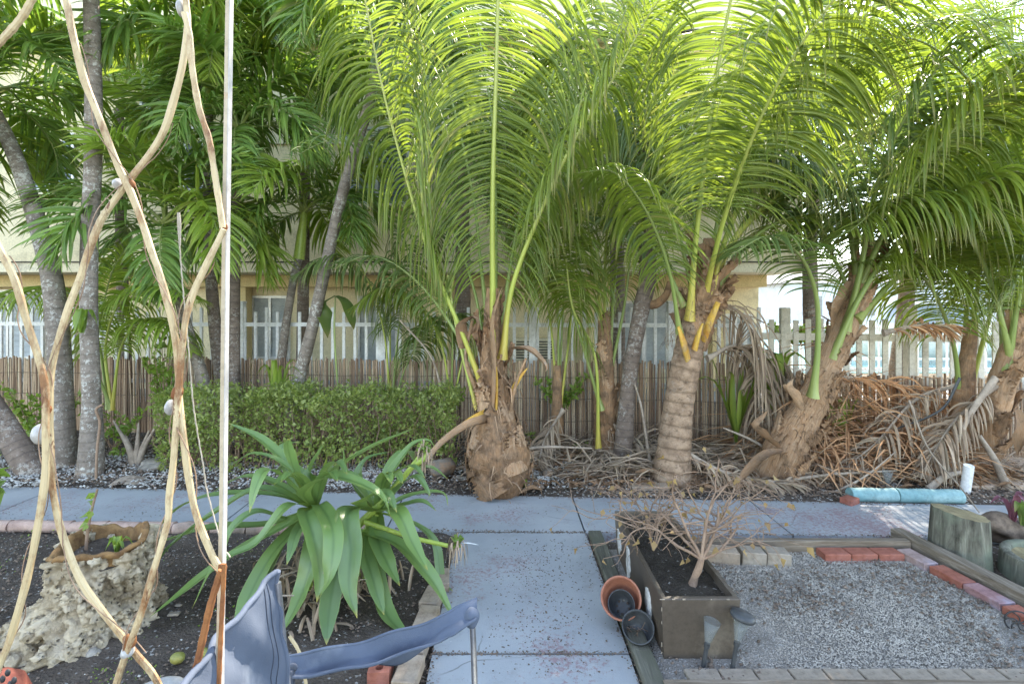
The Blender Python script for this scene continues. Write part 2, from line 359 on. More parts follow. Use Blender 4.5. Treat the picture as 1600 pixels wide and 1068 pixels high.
M['stucco'] = m_simple('cream_stucco', (.70, .61, .41), (.80, .71, .50), 1.2, .85, .3, .004, c3=(.55, .48, .32), fine=60)
M['stuccod'] = m_simple('ochre_stucco', (.64, .52, .28), (.74, .61, .36), 1.5, .85, .3, .004, fine=60)
M['trim'] = m_simple('pale_trim', (.70, .63, .46), (.80, .74, .58), 2, .8, .2, .004, c3=(.4, .36, .28))
M['crackshade'] = m_simple('dark_edge', (.04, .035, .03), (.09, .08, .07), 9, .9, .3, .004)  # slab crack and louvres, also the painted shadow strip at the eave
M['winglass'] = m_simple('window_glass', (.10, .13, .16), (.20, .24, .27), 3, .18, .02, .002, spec=.8)
M['jal'] = m_simple('jalousie_slats', (.30, .33, .35), (.46, .49, .50), 5, .35, .05, .002)
M['alu'] = m_simple('aluminium', (.5, .5, .5), (.66, .66, .66), 4, .4, .05, .002, metal=.3)
M['steel'] = m_simple('chair_steel', (.42, .42, .43), (.58, .58, .6), 5, .32, .03, .002, metal=.9)
def rusty():
    t = NT('rusty_cream_paint'); co = t.coord(None, (1, 1, .45))
    c = t.ramp(t.noise(co, 6, 6, .6), [(.35, (.40, .30, .165)), (.7, (.58, .48, .31))])
    f = t.ramp(t.noise(co, 9, 9, .78), [(.485, (0, 0, 0)), (.62, (1, 1, 1))])
    rc = t.ramp(t.noise(t.coord(), 30, 6, .8), [(.3, (.11, .045, .02)), (.7, (.30, .14, .055))])
    c = t.mix(f, c, rc); f2 = t.ramp(t.noise(co, 24, 5, .7), [(.64, (0, 0, 0)), (.68, (1, 1, 1))]); c = t.mix(f2, c, (.14, .06, .03))
    return t.bsdf(c, .6, t.bump(t.math('ADD', t.noise(co, 60, 6, .8), f), .35, .002), .4)
M['rusty'] = rusty()
M['rust'] = m_simple('bare_rust', (.13, .045, .02), (.32, .13, .045), 16, .85, .5, .003)
M['postpaint'] = m_simple('post_paint', (.36, .29, .20), (.46, .39, .30), 6, .5, .15, .002, (1, 1, .3), c3=(.45, .27, .14), s3=9, p3=(.60, .68))
M['whiteplastic'] = m_simple('white_plastic', (.32, .31, .30), (.44, .43, .42), 8, .4, .1, .002)
def fabric():
    t = NT('blue_grey_canvas'); co = t.coord(); c = t.ramp(t.noise(co, 5, 6), [(.3, (.07, .09, .13)), (.7, (.115, .14, .19))])
    c = t.mix(t.ramp(t.noise(co, 3, 5, .7), [(.55, (0, 0, 0)), (.75, (1, 1, 1))]), c, (.22, .25, .30))
    wv = t.math('ADD', t.math('SINE', t.math('MULTIPLY', t.noise(co, 1, 0), 900)), t.noise(co, 300, 2))
    return t.bsdf(c, .8, t.bump(t.math('ADD', t.noise(co, 9, 5), t.math('MULTIPLY', t.noise(co, 420, 1), .25)), .45, .006), .25, trans=(.15, .18, .25), tfac=.08)
M['fabric'] = fabric()
M['strap'] = m_simple('dark_webbing', (.04, .05, .07), (.08, .095, .13), 20, .8, .3, .002)
M['planter'] = m_simple('brown_planter_paint', (.066, .050, .038), (.098, .077, .060), 3, .5, .15, .003, c3=(.17, .14, .11))
M['plaster'] = m_simple('peeling_white_patch', (.42, .41, .40), (.75, .74, .72), 30, .85, .9, .008)
M['potsoil'] = soil('potting_soil', (.03, .025, .02), (.09, .075, .06), (.3, .28, .25), .03)
M['terracotta'] = m_simple('terracotta_plastic', (.28, .10, .06), (.40, .17, .11), 5, .5, .15, .002, c3=(.5, .35, .3))
M['blackplastic'] = m_simple('black_plastic', (.025, .027, .03), (.07, .075, .08), 9, .45, .15, .002)
M['blackmetal'] = m_simple('black_iron', (.02, .02, .022), (.05, .05, .055), 15, .5, .3, .002)
def glass():
    t = NT('clear_plastic'); p = t.n('ShaderNodeBsdfPrincipled'); p.inputs['Base Color'].default_value = (.34, .35, .35, 1); p.inputs['Roughness'].default_value = .12
    tr = t.n('ShaderNodeBsdfTransparent'); tr.inputs[0].default_value = (.92, .94, .94, 1); m_ = t.n('ShaderNodeMixShader'); m_.inputs[0].default_value = .84
    t.l(p.outputs[0], m_.inputs[1]); t.l(tr.outputs[0], m_.inputs[2]); t.l(m_.outputs[0], t.out.inputs[0]); return t.m
M['clear'] = glass()
M['turq'] = m_simple('turquoise_paint', (.14, .30, .32), (.25, .40, .41), 5, .65, .3, .004, c3=(.34, .5, .5))
def coral():
    t = NT('coral_rock'); co = t.coord(); n = t.noise(co, 7, 10, .7)
    c = t.ramp(n, [(.3, (.16, .12, .085)), (.40, (.50, .39, .26)), (.55, (.88, .74, .55))])
    v = t.vor(co, 28); pit = t.ramp(v, [(.08, (1, 1, 1)), (.22, (0, 0, 0))]); c = t.mix(t.math('MULTIPLY', pit, .75), c, (.10, .08, .06))
    g = t.ramp(t.noise(co, 4, 4), [(.60, (0, 0, 0)), (.7, (1, 1, 1))]); c = t.mix(t.math('MULTIPLY', g, .4), c, (.18, .18, .12))
    h = t.math('SUBTRACT', t.noise(co, 16, 8, .8), t.math('MULTIPLY', pit, .6))
    return t.bsdf(c, .9, t.bump(h, 1.0, .05), .2)
M['coral'] = coral()
M['coralrim'] = m_simple('ochre_crust', (.14, .07, .03), (.36, .21, .09), 20, .9, .8, .008)
M['fruit'] = m_simple('green_fruit', (.14, .16, .04), (.28, .25, .07), 8, .4, .1, .003)
M['husk'] = m_fibre('coconut_husk', (.12, .10, .085), (.25, .22, .19), (.38, .33, .28))
M['water'] = m_simple('canal_water', (.10, .33, .33), (.16, .42, .41), .6, .08, .25, .05, (1, 3, 1), spec=.6)
M['pinkwood'] = m_simple('deck_boards', (.42, .30, .22), (.56, .44, .34), 4, .8, .3, .004, (1, 8, 1))
M['roofgrey'] = m_simple('grey_roof', (.12, .13, .15), (.2, .21, .23), 3, .8, .2, .01)
M['farwhite'] = m_simple('white_house_wall', (.55, .58, .62), (.68, .70, .73), 2, .8, .1, .004)
M['yellowleaf'] = m_leaf('withered_leaf', (.20, .11, .045), (.36, .24, .10), (.4, .25, .1), (.6, .45, .1), .3, .6, brown=1.5)
M['purple'] = m_leaf('purple_leaf', (.13, .04, .06), (.22, .09, .12), (.3, .1, .15), (.4, .1, .15), .3, .4, brown=1.5)
M['whiteflower'] = m_simple('white_petal', (.7, .7, .68), (.8, .8, .78), 5, .6, .1, .002)
M['redflower'] = m_simple('red_petal', (.6, .06, .04), (.7, .12, .07), 5, .6, .1, .002)
M['redclay'] = m_simple('red_clay_pot', (.16, .04, .03), (.24, .075, .05), 14, .8, .5, .004, c3=(.16, .08, .05))
M['cord'] = m_simple('pale_cord', (.28, .25, .2), (.42, .38, .32), 30, .85, .4, .002)
# ------------------------------------------------------------------ the ground
R0 = rng(1)
def struct(name, mb, mat, smooth=False): return tag(mb.build(name, mat, None, smooth), kind='structure')
def bumpy(x0, x1, y0, y1, z, amp, res=.05, seed=0, edge=.12):
    nx, ny = max(3, int((x1-x0)/res)), max(3, int((y1-y0)/res)); r = rng(seed)
    X, Y = np.meshgrid(np.linspace(x0, x1, nx), np.linspace(y0, y1, ny), indexing='ij'); Z = np.zeros_like(X)
    for k in range(26):
        f = r.uniform(1, 9)*(1 if k < 14 else 4); a = r.uniform(0, 6.3); Z += np.sin((X*math.cos(a)+Y*math.sin(a))*f+r.uniform(0, 6.3))/(1+f*.6)
    Z = z+amp*Z*.5
    e = np.minimum(np.minimum(X-x0, x1-X), np.minimum(Y-y0, y1-Y)); Z = z-.03+(Z-z+.03)*np.clip(e/edge, 0, 1)
    m = MB(); m.grid(np.stack([X, Y, Z], -1)[:, ::-1]); return m
def hz(X, Y): return 0.0
def slab(c, z1=0.0, z0=-.08):
    m = MB(); c = [np.array(p[:2]) for p in c]
    m.hexa([(p[0], p[1], z0) for p in c]+[(p[0], p[1], z1) for p in c]); return m
g = MB(); g.grid(np.array([[(x, y, -.06) for x in (-600, 600)] for y in (-600, 600)])[:, ::-1]); struct('ground', g, M['ground'])
yb = lambda x: 4.19-.050*(x+.3); yf = lambda x: 3.52-.028*(x+.3)
g = .006
xs = [-7.5, -3.9, -2.06, -.84, .566, 2.0, 3.6, 7.5]
m = MB()
for a, b in zip(xs[:-1], xs[1:]):
    a, b = a+g, b-g
    m.hexa([(a, yf(a), -.08), (b, yf(b), -.08), (b, yb(b), -.08), (a, yb(a), -.08), (a, yf(a), 0), (b, yf(b), 0), (b, yb(b), 0), (a, yb(a), 0)])
struct('sidewalk', m, M['concrete'])
m = MB()
for a, b in ((2.293, 3.50), (1.09, 2.28), (-.1, 1.075), (-1.3, -.115)):
    m.hexa([(-.33, a, -.08), (.57, a, -.08), (.57, b, -.08), (-.33, b, -.08), (-.33, a, 0), (.57, a, 0), (.57, b, 0), (-.33, b, 0)])
struct('path', m, M['concrete'])
sb = bumpy(-9, 9, 0, 4.25, .012, .035, .07, 3)
sb.V[0][:, 1] += np.where(True, 4.15-.050*(sb.V[0][:, 0]+.3), 0); struct('planting_strip_soil', sb, M['strip'], True)
# keep the strip behind the sidewalk: the slab covers its front edge
struct('left_bed_soil', bumpy(-8, -.34, -1, 3.62, -.012, .03, .045, 4), M['soil'], True)
struct('gravel_bed', bumpy(.60, 2.72, 2.0, 3.3, .012, .018, .03, 5), M['gravel'], True)
struct('right_bed_soil', bumpy(.58, 8, -1, 3.44, -.015, .01, .1, 6), M['soil'], True)
struct('courtyard_paving', slab([(-30, 8.4), (30, 8.4), (30, 9.6), (-30, 9.6)], -.02), M['concrete'])
m = MB(); m.grid(np.array([[(x, y, -.05) for x in (5.6, 60)] for y in (12.0, 26)])[:, ::-1]); struct('water', m, M['water'])

def scatter(name, mat, n, fx, size, z=0.0, seed=0, flat=.6, kind='stuff', zf=None):
    """tiny angular stones merged into one mesh"""
    r = rng(seed); P = fx(r, n); n = len(P)
    base = np.array([(1, 0, 0), (0, 1, 0), (-1, 0, 0), (0, -1, 0), (0, 0, 1), (0, 0, -1)], float)
    Fc = np.array([(0, 1, 4), (1, 2, 4), (2, 3, 4), (3, 0, 4), (1, 0, 5), (2, 1, 5), (3, 2, 5), (0, 3, 5)])
    s = r.uniform(size[0], size[1], (n, 1, 1))*r.uniform(.6, 1.3, (n, 1, 3)); s[..., 2] *= flat
    V = base[None]*s*(1+r.uniform(-.25, .25, (n, 6, 1)))
    a = r.uniform(0, 6.28, n); ca, sa = np.cos(a)[:, None], np.sin(a)[:, None]
    X = V[..., 0]*ca-V[..., 1]*sa; Y = V[..., 0]*sa+V[..., 1]*ca; tilt = r.uniform(-.5, .5, (n, 1)); Z = V[..., 2]+X*tilt
    V = np.stack([X, Y, Z], -1)+P[:, None]
    mb = MB(); mb.add(V, (Fc[None]+(np.arange(n)*6)[:, None, None]).reshape(-1, 3), np.repeat(np.stack([r.random(n)]*3, -1)[:, None], 6, 1))
    o = mb.build(name, mat, None, False); return tag(o, kind=kind)
def rect(x0, x1, y0, y1, z):
    return lambda r, n: np.stack([r.uniform(x0, x1, n), r.uniform(y0, y1, n), np.full(n, z)], 1)
def clumps(x0, x1, y0, y1, z, k, sp, seed):
    q = rng(seed); C = np.stack([q.uniform(x0, x1, k), q.uniform(y0, y1, k)], 1)
    def f(r, n):
        c = C[r.integers(0, k, n)]+r.normal(0, sp, (n, 2)); c = c[(c[:, 0] > x0) & (c[:, 0] < x1) & (c[:, 1] > y0) & (c[:, 1] < y1)]
        return np.hstack([c, np.full((len(c), 1), z)])
    return f
scatter('white_pebbles', M['pebble'], 9000, clumps(-6, 1.5, 4.25, 5.2, .03, 90, .14, 7), (.004, .017), seed=8)
scatter('mulch_chips', M['pebdark'], 9000, lambda r, n: (lambda p: p[p[:, 1] > yb(p[:, 0])+.02])(rect(-7, 6, 4.0, 6.0, .028)(r, n)), (.006, .024), seed=9)
scatter('soil_crumbs', M['pebdark'], 9000, rect(-5, -.36, .9, 3.58, .0), (.003, .012), seed=10)
scatter('shell_grit', M['pebble'], 1500, rect(-5, -.36, .9, 3.58, .004), (.002, .006), seed=11)
scatter('gravel_stones', M['pebgrey'], 52000, rect(1.05, 2.7, 2.06, 3.24, .018), (.0015, .0048), seed=12, flat=.8)
scatter('gravel_dark_bits', M['pebdark'], 1500, clumps(.72, 2.6, 2.06, 3.2, .028, 18, .12, 13), (.004, .012), seed=14)
scatter('path_debris', M['pebdark'], 900, lambda r, n: (lambda p: np.hstack([p, np.full((len(p), 1), .002)]))((lambda q: q[(q[:, 0] > -.3) & (q[:, 0] < .55)])(np.stack([r.normal(.22, .16, n), r.uniform(2.15, 3.4, n)], 1))), (.0015, .006), seed=15, flat=.4)
scatter('sidewalk_debris', M['pebdark'], 700, clumps(-4, 3.2, 3.62, 4.0, .002, 22, .14, 16), (.0015, .006), seed=17, flat=.4)

def jointdirt(r, n):
    a = r.random(n); X = np.where(a < .35, -.335+r.normal(0, .02, n), np.where(a < .6, .575+r.normal(0, .015, n), r.uniform(-.33, .57, n))); Y = np.where(a < .6, r.uniform(1.9, 3.5, n), np.where(a < .8, 2.287, 3.5)+r.normal(0, .008, n))
    return np.stack([X, Y, np.full(n, .003)], 1)
scatter('joint_dirt', M['pebdark'], 1800, jointdirt, (.0015, .006), seed=19, flat=.5)
scatter('sidewalk_edge_dirt', M['pebdark'], 2600, lambda r, n: (lambda X: np.stack([X, np.where(r.random(n) < .6, yb(X)-np.abs(r.normal(0, .02, n)), yf(X)+np.abs(r.normal(0, .015, n))), np.full(n, .003)], 1))(r.uniform(-4.5, 3.6, n)), (.0015, .008), seed=20, flat=.5)
# ------------------------------------------------------------------ building
def boxpart(name, mat, parent, x0, x1, y0, y1, z0, z1, smooth=False):
    m = MB(); m.box(((x0+x1)/2, (y0+y1)/2, (z0+z1)/2), (x1-x0, y1-y0, z1-z0)); return m.build(name, mat, parent, smooth)
B = thing('apartment_building', (-4, 9, 0), 'two storey cream stucco apartment building behind the palms with jalousie windows', 'building')
XR = 5.04
boxpart('ground_floor_wall', M['stucco'], B, -22, XR-.4, 9.6, 9.9, -.05, 2.14)
boxpart('upper_wall', M['stucco'], B, -22, XR, 8.45, 14, 2.30, 6.0)
boxpart('floor_slab', M['trim'], B, -22, XR+.003, 8.40, 14, 2.14, 2.297)
boxpart('slab_edge', M['crackshade'], B, -22, XR+.02, 8.385, 8.45, 2.296, 2.318)
boxpart('ground_side_wall', M['stucco'], B, XR-.4, XR-.15, 9.6, 14, -.05, 2.14)
boxpart('soffit_beam', M['stuccod'], B, -22, XR-.2, 9.2, 9.597, 1.92, 2.137)
rf = boxpart('roof', M['trim'], B, -22.4, XR+.45, 8.0, 14.5, 6.0, 6.5)
boxpart('eave_shadow_strip', M['crackshade'], rf, -22.4, XR+.45, 7.985, 8.05, 5.96, 6.0)  # dark strip standing in for the shadow line under the eave
boxpart('stringcourse', M['trim'], B, -22, XR+.02, 8.41, 8.447, 4.3, 4.52)
for k, px in enumerate((-520, -200, 90, 378, 690, 930, 1120)):
    x = (px-788)*9.4/F; boxpart('pillar', M['stuccod'], B, x-.12, x+.12, 9.3, 9.55, -.05, 1.918)
def window(x0, x1, z0, z1, y, glass_m='jal', n=9):
    fr = MB(); t = .045
    for (a, b, c, d) in ((x0, x1, z0, z0+t), (x0, x1, z1-t, z1), (x0, x0+t, z0+t, z1-t), (x1-t, x1, z0+t, z1-t), ((x0+x1)/2-t/2, (x0+x1)/2+t/2, z0+t, z1-t)):
        fr.box(((a+b)/2, y-.03, (c+d)/2), (b-a, .06, d-c))
    f = fr.build('window', M['alu'], B, False)
    p = MB(); n = max(4, int((z1-z0)/.11))
    for i in range(n):
        z = z0+t+(i+.5)*(z1-z0-2*t)/n; h = (z1-z0-2*t)/n
        for (a, b) in ((x0+t, (x0+x1)/2-t/2), ((x0+x1)/2+t/2, x1-t)):
            p.add([(a, y-.045, z-h/2), (b, y-.045, z-h/2), (b, y-.012, z+h/2), (a, y-.012, z+h/2)], [[0, 1, 2, 3]])
    p.build('pane', M[glass_m], f, False)
    s = MB(); s.box(((x0+x1)/2, y-.06, z0-.04), (x1-x0+.12, .14, .06)); s.build('sill', M['trim'], f, False)
for (a, b, zt, zb) in ((-40, 72, 442, 560), (395, 452, 462, 560), (560, 622, 462, 575), (968, 1045, 470, 575), (1120, 1175, 490, 575)):
    window((a-788)*9.6/F, (b-788)*9.6/F, 1.6-(zb-475)*9.6/F, min(1.88, 1.6-(zt-475)*9.6/F), 9.597)
for (a, b, zt, zb) in ((222, 248, 138, 190), (40, 120, 210, 300), (290, 350, 200, 300), (540, 640, 200, 320), (1000, 1100, 200, 320)):
    window((a-788)*8.45/F, (b-788)*8.45/F, 1.6-(zb-475)*8.45/F, 1.6-(zt-475)*8.45/F, 8.447, 'winglass' if a != 222 else 'jal')
# air conditioner in the ground floor wall
ac = thing('air_conditioner', W(835, 560, 9.5), 'small cream window air conditioner with dark louvres in the building wall', 'air conditioner')
m = MB(); x0, x1 = (802-788)*9.5/F, (838-788)*9.5/F+.35; m.box(((x0+x1)/2, 9.45, .75), (x1-x0, .28, .42), bev=.02); m.build('casing', M['trim'], ac, False)
m = MB()
for i in range(7): m.box(((x0+x1)/2, 9.305, .60+i*.05), (x1-x0-.1, .01, .022))
m.build('louvre', M['crackshade'], ac, False)

# ------------------------------------------------------------------ fences
def fenceY(x): return 5.95-.055*x if x < 2 else 5.84-.22*(x-2)
bf = thing('bamboo_fence', (0, fenceY(0), 0), 'low brown bamboo reed fence in front of the white picket fence', 'fence')
r = rng(30)
x = -9.0; pans = []; m = MB(); cnt = 0; wires = []
while x < 7.2:
    y = fenceY(x); wd = r.uniform(.0075, .0125); h = .92+r.normal(0, .018)-(.10 if x > 3 else 0)
    ln = r.normal(0, .012)
    m.tube([(x, y, -.04), (x+ln*.5, y+r.normal(0, .004), h*.5), (x+ln, y+r.normal(0, .006), h)], wd, 6, True)
    q = r.random(); m.A[-3][:, 1] = q; m.A[-2][:, 1] = q; m.A[-1][:, 1] = q
    x += wd*1.9+r.uniform(0, .005); cnt += 1
    if cnt % 160 == 0: m.build('reed_panel', M['bamboo'], bf, True); m = MB()
m.build('reed_panel', M['bamboo'], bf, True)
for z in (.22, .48, .74):
    m = MB(); xx = np.linspace(-9, 7.2, 90); m.tube(np.stack([xx, [fenceY(a)-.022 for a in xx], z+.008*np.sin(xx*7)], 1), .0035, 5, False); m.build('binding_wire', M['pebdark'], bf)
wf = thing('white_picket_fence', (0, fenceY(0)+.35, 0), 'white metal picket fence with square posts standing behind the bamboo fence', 'fence')
def fy(x): return fenceY(x)+.32
m = MB(); k = 0; x = -9.3
while x < 3.1:
    tall = 1.50+(.06 if k % 2 else 0); m.box((x, fy(x), tall/2), (.036, .026, tall)); x += .145; k += 1
m.build('pickets', M['white'], wf, False)
for z in (1.34, .60):
    m = MB(); m.box((-3.1, fy(-3.1), z), (12.4, .035, .05), rz=math.atan(-.055)); m.build('rail', M['white'], wf, False)
for x in (-9.1, -7.2, -5.3, -3.4, -1.55, .35, 2.05):
    m = MB(); m.box((x, fy(x)-.003, .80), (.085, .085, 1.62), bev=.006); m.box((x, fy(x)-.003, 1.625), (.10, .10, .03), bev=.008); m.build('post', M['white'], wf, False)
cf = thing('cream_picket_fence', (5, fy(5), 0), 'wide cream picket fence at the right beyond the dead frond heap', 'fence')
m = MB(); x = 3.16
while x < 7.3:
    h = 1.42+.012*math.sin(x*9); m.box((x, fy(x), h/2), (.055, .02, h), rz=-.21); x += .128
m.build('pickets', M['creampaint'], cf, False)
for z in (1.22, .45):
    m = MB(); m.box((5.2, fy(5.2)+.03, z), (4.4, .035, .08), rz=-.2165); m.build('rail', M['creampaint'], cf, False)
for x in (3.35, 4.62, 6.0, 7.2):
    m = MB(); m.box((x, fy(x)+.10, .78), (.10, .10, 1.56), rz=-.21, bev=.008); m.build('post', M['creampaint'], cf, False)

# ------------------------------------------------------------------ beyond: canal railing, far bank
rl = thing('dock_railing', (9, 11.5, 0), 'white railing along the canal seen through the cream pickets', 'railing')
m = MB(); x = 5.4
while x < 22: m.box((x, 11.3, .52), (.035, .03, 1.06)); x += .22
m.build('balusters', M['white'], rl, False)
for z in (1.06, .12):
    m = MB(); m.box((13.6, 11.3, z), (16.6, .06, .07)); m.build('rail', M['white'], rl, False)
m = MB(); m.box((40, 27, .15), (80, 1, .7)); struct('far_seawall', m, M['farwhite'])
def house(x, y, w_, d, h, rh, label, mw, mr):
    H = thing('canal_house', (x, y, 0), label, 'house')
    boxpart('wall', mw, H, x-w_/2, x+w_/2, y, y+d, -.05, h)
    m = MB(); o = .5; a = (x-w_/2-o, y-o); b = (x+w_/2+o, y+d+o)
    m.add([(a[0], a[1], h), (b[0], a[1], h), (b[0], b[1], h), (a[0], b[1], h), (a[0]+w_*.3, (a[1]+b[1])/2, h+rh), (b[0]-w_*.3, (a[1]+b[1])/2, h+rh)],
          [[0, 1, 5, 4], [1, 2, 5, 5], [2, 3, 4, 5], [3, 0, 4, 4], [0, 3, 2, 1]]); m.build('roof', mr, H, False)
    for k in range(4):
        xx = x-w_/2+w_*(k+.5)/4; q = boxpart('window', M['winglass'], H, xx-.6, xx+.6, y-.04, y+.02, .9, 2.1)
house(24, 31, 13, 8, 2.9, 1.6, 'far white house with grey hipped roof across the canal, left one', M['farwhite'], M['roofgrey'])
house(42, 32, 14, 8, 5.2, 1.6, 'far two storey pale house across the canal, right one', M['farwhite'], M['roofgrey'])
# motorboat moored on the canal
bt = thing('motorboat', (12.2, 14.6, 0), 'white motorboat with dark windscreen moored behind the dock railing', 'boat')
t = np.linspace(0, 1, 18); sec = []
for u in t:
    wd = .95*(1-max(0, (u-.55)/.45)**2.2); sec.append([(14.6-4.8*u, 14.6+s*wd*k, z) for (s, k, z) in ((-1, .96, .95+.2*u*u), (-1, 1, .75), (-1, .7, .1), (1, .7, .1), (1, 1, .75), (1, .96, .95+.2*u*u))])
m = MB(); m.grid(np.array(sec), close=True); m.build('hull', M['white'], bt, True)
m = MB(); m.hexa([(11.2, 14.0, .98), (13.4, 14.0, .98), (13.4, 15.2, .98), (11.2, 15.2, .98), (11.7, 14.1, 1.55), (13.3, 14.1, 1.6), (13.3, 15.1, 1.6), (11.7, 15.1, 1.55)]); m.build('cabin', M['winglass'], bt, False)
m = MB(); m.box((12.6, 14.6, 1.63), (2.0, 1.3, .06), bev=.01); m.build('cabin_roof', M['white'], bt, False)

# ------------------------------------------------------------------ leaf machinery
def frond_mesh(C, seed, L=.9, n=60, t0=.25, wid=.034, grav=1.0, a0=98, a1=52, lift=.04, seg=7, fold=.22, plume=0.0, twist=.35, prof='coco', wind=0.0, break_=0.0, nh=None, jit=.06):
    """C: rachis points (K,3); returns leaflets MB"""
    r = rng(seed); K = len(C); T = tangents(C); t = np.linspace(0, 1, K)
    up = np.array([0, 0, 1.]) if nh is None else np.array(nh, float)
    N = nrm(up-T*(T@up)[:, None]); 
    for k in range(1, K):
        if np.dot(N[k], N[k-1]) < 0: N[k] = -N[k]
    B = np.cross(T, N)
    tt = np.clip(t0+(1-t0)*np.linspace(0, 1, n)**.92, 0, 1)
    tt = np.repeat(tt[:, None], 2, 1)+r.normal(0, .002, (n, 2)); tt = np.clip(tt, 0, 1).ravel(); side = np.tile([-1., 1.], n)
    keep = r.random(len(tt)) > break_; tt, side = tt[keep], side[keep]; q = len(tt)
    ip = lambda A: np.stack([np.interp(tt, t, A[:, k]) for k in range(3)], 1)
    P, Tt, Nn, Bb = ip(C), nrm(ip(T)), nrm(ip(N)), nrm(ip(B))
    u = (tt-t0)/(1-t0)
    if prof == 'coco': ln = L*np.clip(.55+1.6*u-.9*u**2-1.05*u**4+.0, .12, 2)*.8
    else: ln = L*(np.sin(np.pi*np.clip(u*.86+.10, 0, 1))**.7)
    ln = ln*r.uniform(.86, 1.08, q)
    ang = np.radians(a0+(a1-a0)*u**1.2)+r.normal(0, .05, q)
    lf = lift+r.normal(0, .05+plume, q)
    if jit: ang = ang+r.normal(0, jit, q)
    d = nrm(Bb*(side*np.sin(ang))[:, None]+Tt*np.cos(ang)[:, None]+Nn*lf[:, None])
    w0 = nrm(Tt-d*np.sum(Tt*d, 1, keepdims=True)); tw = r.normal(0, twist, q)+side*.25
    pts = [P]; ds = [d]; cur = P; dd = d; gv = grav*r.uniform(.6, 1.5, q)*(1.45-.7*u)
    sl = ln/(seg-1)
    side_wind = np.stack([r.normal(wind, .12, q), r.normal(0, .12, q), np.zeros(q)], 1)
    for k in range(1, seg):
        cur = cur+dd*sl[:, None]; pts.append(cur)
        dd = nrm(dd+np.array([0, 0, -1.])*(gv*sl*(.6+2.2*k/seg))[:, None]+side_wind*(sl*.6)[:, None]); ds.append(dd)
    pts = np.stack(pts, 1); ds = np.stack(ds, 1)
    wv = w0[:, None]-ds*np.sum(w0[:, None]*ds, -1, keepdims=True); wv = nrm(wv); nn = np.cross(ds, wv)
    ct, st_ = np.cos(tw)[:, None, None], np.sin(tw)[:, None, None]; wv2 = wv*ct+nn*st_; nn2 = nn*ct-wv*st_
    s = np.linspace(0, 1, seg); wp = np.interp(s, [0, .12, .4, .75, 1], [.35, .9, 1, .7, .03])*wid*.5
    ww = (wp[None]*r.uniform(.8, 1.15, q)[:, None]*np.clip(ln/L, .45, 1)[:, None])[..., None]
    l_, r_ = pts-wv2*ww, pts+wv2*ww; mid = pts-nn2*ww*fold*2
    G_ = np.stack([l_, mid, r_], 2)
    rn = r.random(q); A = np.zeros_like(G_); A[..., 0] = s[None, :, None]; A[..., 1] = rn[:, None, None]; A[..., 2] = tt[:, None, None]
    m = MB(); m.grid(G_, A); m.tube(C, (.008*(1-t)+.002), 5, False); return m
def rachis_mesh(C, r0=.02, r1=.003, flat=.65, base=1.0):
    m = MB(); K = len(C); t = np.linspace(0, 1, K); rad = (r0*(1-t)**.8+r1)*(1+base*np.exp(-t*22)); m.tube(C, rad, 7, True, squash=flat); return m
FC = [0]
def frond(parent, pts, mat='coco', stalk='rachis', r0=.02, K=70, base=1.0, **kw):
    FC[0] += 1; C = catmull(pts, K); kw.setdefault('seed', 100+FC[0])
    fr = frond_mesh(C, **kw).build('frond', M[mat], parent, False)
    rachis_mesh(C, r0, base=base).build('stalk', M[stalk], fr); return fr
def ribbon(m, pts, wid, n=14, fold=.15, prof=None, wavy=0.0, up=(0, 0, 1), seed=0, cols=5, rnd=None, twist=0.0):
    C = catmull(pts, n); T = tangents(C); U = np.array(up, float); r = rng(seed)
    side = np.cross(T, U); bad = np.linalg.norm(side, axis=1) < .15
    if bad.any():
        ref = side[~bad].mean(0) if (~bad).any() else np.array([1., 0, 0]); side[bad] = ref
    for k in range(1, n):
        if np.dot(side[k], side[k-1]) < 0: side[k] = -side[k]
    side = nrm(side); 
    for _ in range(2): side[1:-1] = nrm(side[:-2]+side[1:-1]*2+side[2:])
    N = np.cross(side, T); s = np.linspace(0, 1, n)
    if twist:
        a = (twist*s)[:, None]; side, N = side*np.cos(a)+N*np.sin(a), N*np.cos(a)-side*np.sin(a)
    pr = prof or ([0, .15, .5, .8, 1], [.45, .8, 1, .62, .02]); w_ = np.interp(s, *pr)*wid*.5
    v = np.linspace(-1, 1, cols)
    ph = r.uniform(0, 6.28, 2)
    wv = wavy*np.sin(s[:, None]*r.uniform(9, 15)+ph[0]+(v[None] > 0)*2)*np.abs(v)[None]*np.sin(np.pi*s)[:, None]
    Q = C[:, None]+side[:, None]*(v[None]*w_[:, None])[..., None]+N[:, None]*((fold*np.abs(v)[None]*w_[:, None])+wv*wid)[..., None]
    A = np.zeros_like(Q); A[..., 0] = s[:, None]; A[..., 1] = (v[None]+1)/2; A[..., 2] = r.random() if rnd is None else rnd
    m.grid(Q, A)
def leafcloud(P, D, size, seed=0, curl=.3, ratio=.55):
    """P: positions, D: directions; each leaf a folded rhomb of 4 quads"""
    r = rng(seed); n = len(P); D = nrm(D); s = r.uniform(size[0], size[1], n)[:, None]
    rv = nrm(r.normal(0, 1, (n, 3))+np.array([0, 0, .6])); S = nrm(np.cross(D, rv)); N = np.cross(S, D)
    b, c, e = P, P+D*s*.5, P+D*s+N*(-curl*s*.4)
    l, rr = P+D*s*.45+S*s*ratio*.5+N*s*.12, P+D*s*.45-S*s*ratio*.5+N*s*.12
    V = np.stack([b, l, e, rr, c], 1); m = MB()
    Fc = np.array([(0, 4, 1), (1, 4, 2), (2, 4, 3), (3, 4, 0)]); q = r.random(n)
    A = np.zeros((n, 5, 3)); A[..., 1] = q[:, None]; A[..., 0] = .3; A[..., 2] = q[:, None]
    m.add(V, (Fc[None]+(np.arange(n)*5)[:, None, None]).reshape(-1, 3), A); return m

